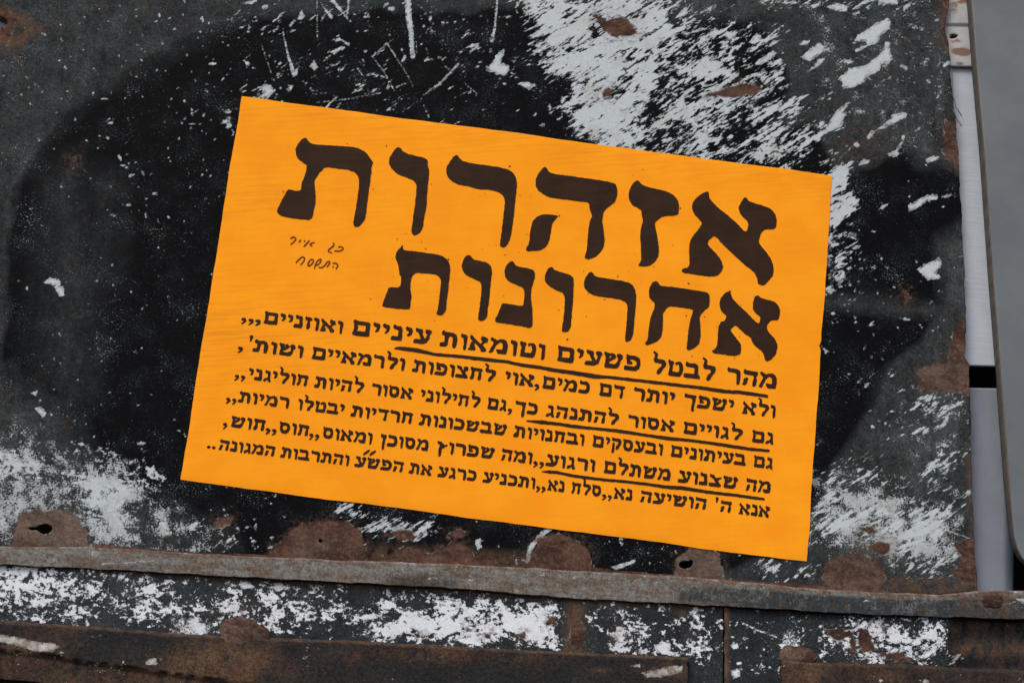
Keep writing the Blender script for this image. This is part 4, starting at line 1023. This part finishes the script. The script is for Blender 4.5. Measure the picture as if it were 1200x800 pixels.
lean = lambda x: np.radians(9.1 - (np.asarray(x) - 247) / 713 * 5.3)
rt = np.random.default_rng(9)
def set_word(word, xl, xr, line, h, gap=9):
    x0, y0, sl = line
    tot = sum(G[c][0] for c in word) + gap * (len(word) - 1)
    sx = (xr - xl) / tot
    cur = xr
    out = []
    for c in word:                                    # Hebrew runs right to left
        wd, lps = G[c]
        left = cur - wd * sx
        parts, hole = [], False
        for lp in lps:
            if lp == 'hole':
                hole = True
                continue
            q = rough_outline(chaikin(lp, 0.13), 24, 1.0, rt)
            bx = left + q[:, 0] * sx
            by = y0 + (bx - x0) * sl
            by_ = np.tan(lean(bx)) * (q[:, 1] / 100 - 0.45) * h
            pts = np.stack([bx + by_, by - q[:, 1] / 100 * h], 1)
            pts = fatten(pts, -0.16 if hole else 0.20)
            if hole:
                parts[-1].append(pts)
                hole = False
            else:
                parts.append([pts])
        out += parts
        cur = left - gap * sx
    return out
L1, L2, L3 = (908.7, 455.3, 0.128), (907.3, 488.7, 0.1268), (902, 519.8, 0.1246)
L4, L5, L6 = (893.6, 547.7, 0.1256), (901.5, 577.3, 0.1234), (900, 605.6, 0.1233)
TEXT = [
 (L1, [('מהר', 851.3, 910.3, 17.6), ('לבטל', 764, 838, 17.6), ('פשעים', 652, 750.7, 17.6), ('וטומאות', 516, 638.7, 17.4), ('עיניים', 412, 504.7, 17.2), ('ואוזניים', 309, 401.7, 14), (',,,', 283.4, 306.5, 14)]),
 (L2, [('ולא', 870, 908.7, 14.2), ('ישפך', 801, 860, 14.2), ('יותר', 742, 790.7, 14.2), ('דם', 702, 732, 14.2), ('כמים', 635.3, 691, 14), (',', 627, 632.7, 15), ('אוי', 591.3, 626, 14), ('לחצופות', 483.7, 580.7, 13.8), ('ולרמאיים', 365.3, 474.3, 13.8), ('ושות', 297, 355, 13.6), ("'", 291, 295.6, 12.4), (',', 279.4, 285.7, 14)]),
 (L3, [('גם', 880.7, 906.5, 13.4), ('לגויים', 800.4, 870, 13.4), ('אסור', 735.6, 790.6, 13.4), ('להתנהג', 640, 725, 13.2), ('כך', 603, 630, 13.2), (',', 595.5, 600.8, 14), ('גם', 571, 593.4, 13), ('לחילוני', 492.5, 562.8, 12.8), ('אסור', 435.3, 483.8, 12.8), ('להיות', 368.7, 426.3, 12.8), ('חוליגני', 291, 361.2, 12.6), (',,', 275.7, 288.2, 13)]),
 (L4, [('גם', 882.8, 905.5, 13), ('בעיתונים', 785.8, 873.8, 13), ('ובעסקים', 694, 776.6, 13), ('ובחנויות', 602, 684.6, 12.8), ('שבשכונות', 491.4, 593.8, 12.8), ('חרדיות', 411.3, 483.8, 12.6), ('יבטלו', 348.8, 403.3, 12.4), ('רמיות', 279.6, 338.8, 12.4), (',,', 265.6, 278, 13)]),
 (L5, [('מה', 873.8, 903.2, 13.8), ('שצנוע', 795, 864.4, 13.8), ('משתלם', 707.3, 785.9, 13.8), ('ורגוע', 640, 697.2, 13.6), (',,', 625.4, 638.2, 14), ('ומה', 587.2, 623.5, 13.2), ('שפרוץ', 511.4, 579.3, 13), ('מסוכן', 445.4, 502.2, 13), ('ומאוס', 377.7, 436, 12.8), (',,', 363, 375, 14), ('חוס', 326.7, 362.2, 12.6), (',,', 312, 325, 14), ('חוש', 270.2, 311, 12.6), (',', 262, 267.5, 14)]),
 (L6, [('אנא', 866, 902, 12.8), ('ה', 843.7, 857.3, 12.8), ("'", 837.8, 841.8, 11), ('הושיעה', 750, 828, 12.8), ('נא', 719.5, 741, 12.8), (',,', 706, 717.6, 13), ('סלח', 669.5, 704.4, 12.6), ('נא', 641.9, 661.3, 12.6), (',,', 628.7, 640, 13), ('ותכניע', 566, 627, 12.4), ('כרגע', 513.3, 558.3, 12.2), ('את', 479.7, 506.2, 12), ('הפשע', 416, 472.8, 12), ('והתרבות', 329, 409, 11.8), ('המגונה', 256.6, 322.2, 11.6), ('..', 242.6, 253, 12)]),
]
def brush(pts, r):
    """ruled line of uneven width: list of x, y, half width"""
    pts = np.array(pts, float)
    xs = np.arange(pts[0, 0], pts[-1, 0], 3.0)
    ys, ws = np.interp(xs, pts[:, 0], pts[:, 1]), np.interp(xs, pts[:, 0], pts[:, 2])
    up = np.stack([xs, ys - ws + r.normal(0, 0.12, len(xs))], 1)
    dn = np.stack([xs, ys + ws + r.normal(0, 0.12, len(xs))], 1)
    return [np.concatenate([up, dn[::-1]])]
UL = {
 0: [(462, 408, 0.7), (466, 407.6, 1.8), (475, 408.6, 2.3), (490, 410.4, 2.4), (510, 415, 1.7), (540, 417.5, 1.8), (563.3, 420.3, 2.1), (595.3, 423.7, 1.7), (608.7, 427, 2.0), (634, 430.5, 2.0), (650, 433.5, 2.2), (666.7, 435.8, 2.3), (690, 439.5, 2.6), (697.3, 440.8, 2.5), (712, 441.5, 1.6), (750, 445.8, 1.8), (800, 451.6, 1.8), (823.3, 454.3, 1.9), (845, 457.8, 2.2), (858, 459, 1.9), (864, 459, 2.1), (885, 461.8, 2.0), (900, 464, 1.6), (903, 464.5, 0.8)],
 2: [(617, 492.8, 0.9), (635, 494.3, 2.2), (655, 496.5, 1.7), (675, 499.6, 2.0), (693.2, 501.4, 1.6), (726.2, 504.8, 1.9), (760, 510, 1.7), (785, 513.6, 2.1), (799.5, 514.6, 1.7), (827.5, 518, 1.7), (856.2, 522.3, 1.9), (880, 526, 1.8), (900, 527.6, 1.5), (905, 528, 0.7)],
 4: [(635, 552, 0.5), (645, 552.6, 1.9), (654, 553.2, 1.6), (670, 556.8, 1.7), (687.4, 559.2, 1.7), (710, 562, 1.6), (726.2, 563.2, 1.6), (760, 567, 1.5), (780, 570.2, 1.9), (799.5, 571.3, 2.2), (827.5, 575.8, 1.8), (862, 579.8, 1.6), (885, 583, 1.7), (896, 584.5, 1.3), (899, 584.9, 0.6)]}
for k, (line, words) in enumerate(TEXT):
    lp = []
    for wd, xl, xr, hh in words:
        lp += set_word(wd, xl, xr, line, hh)
    if k == 5:                                        # double stroke over the abbreviation
        lp += [[ell(429.5, 529.6, 5.2, 1.5, -0.62, 10)], [ell(436.6, 530.4, 5.0, 1.5, -0.62, 10)]]
    o = ink_mesh('text_line', lp, M_ink, T_poster)
    if k in UL:
        u = ink_mesh('underline', [brush(UL[k], ri)], M_ink, o)
        u.matrix_parent_inverse = Matrix.Identity(4)
# ---- date written by hand
HW = [[(222,160),(245,140),(280,142),(295,162),(270,195),(222,235)], [(355,172),(330,205)], [(408,180),(395,198)], [(465,180),(440,210),(390,262)], [(530,205),(495,215),(465,232),(500,255)],
      [(768,210),(782,235),(760,260),(690,315),(755,342)], [(832,268),(870,258),(898,278),(890,300),(850,318),(780,315)],
      [(290,470),(300,455),(345,410),(380,388),(405,405),(395,445),(350,495)], [(500,418),(470,435),(445,475),(445,505),(470,505),(505,470),(520,435),(502,420)],
      [(530,545),(535,500),(560,450),(600,418),(618,425),(600,470),(560,498),(540,495)], [(580,525),(630,530),(660,500),(700,445),(728,455),(720,480),(685,522)],
      [(760,475),(800,468),(828,490),(825,515),(800,548)], [(770,510),(765,530)]]
def pen(pts, hw):
    p = np.array(zm(320, 265, 10.909, pts), float)
    for _ in range(2):                                # smooth an open line
        a, b = p[:-1], p[1:]
        mid_ = np.stack([a * 0.75 + b * 0.25, a * 0.25 + b * 0.75], 1).reshape(-1, 2)
        p = np.concatenate([p[:1], mid_, p[-1:]])
    d = np.gradient(p, axis=0)
    d /= np.linalg.norm(d, axis=1)[:, None] + 1e-9
    nrm = np.stack([-d[:, 1], d[:, 0]], 1)
    wv = hw * (0.8 + 0.3 * np.sin(np.linspace(0.2, 3.0, len(p))))[:, None]
    return p + nrm * wv, p - nrm * wv
V, Fc = [], []
for st in HW:
    a, b = pen(st, 0.75)
    base = len(V)
    for q, r_ in zip(a, b):
        V += [tuple(q), tuple(r_)]
    for j in range(len(a) - 1):
        Fc.append((base + 2 * j, base + 2 * j + 1, base + 2 * j + 3, base + 2 * j + 2))
V = np.array(V)
link_mesh('handwriting', world(V[:, 0], V[:, 1], paper_y(V[:, 0], V[:, 1]) - 0.00035), Fc, M_pen, T_poster, smooth=False)
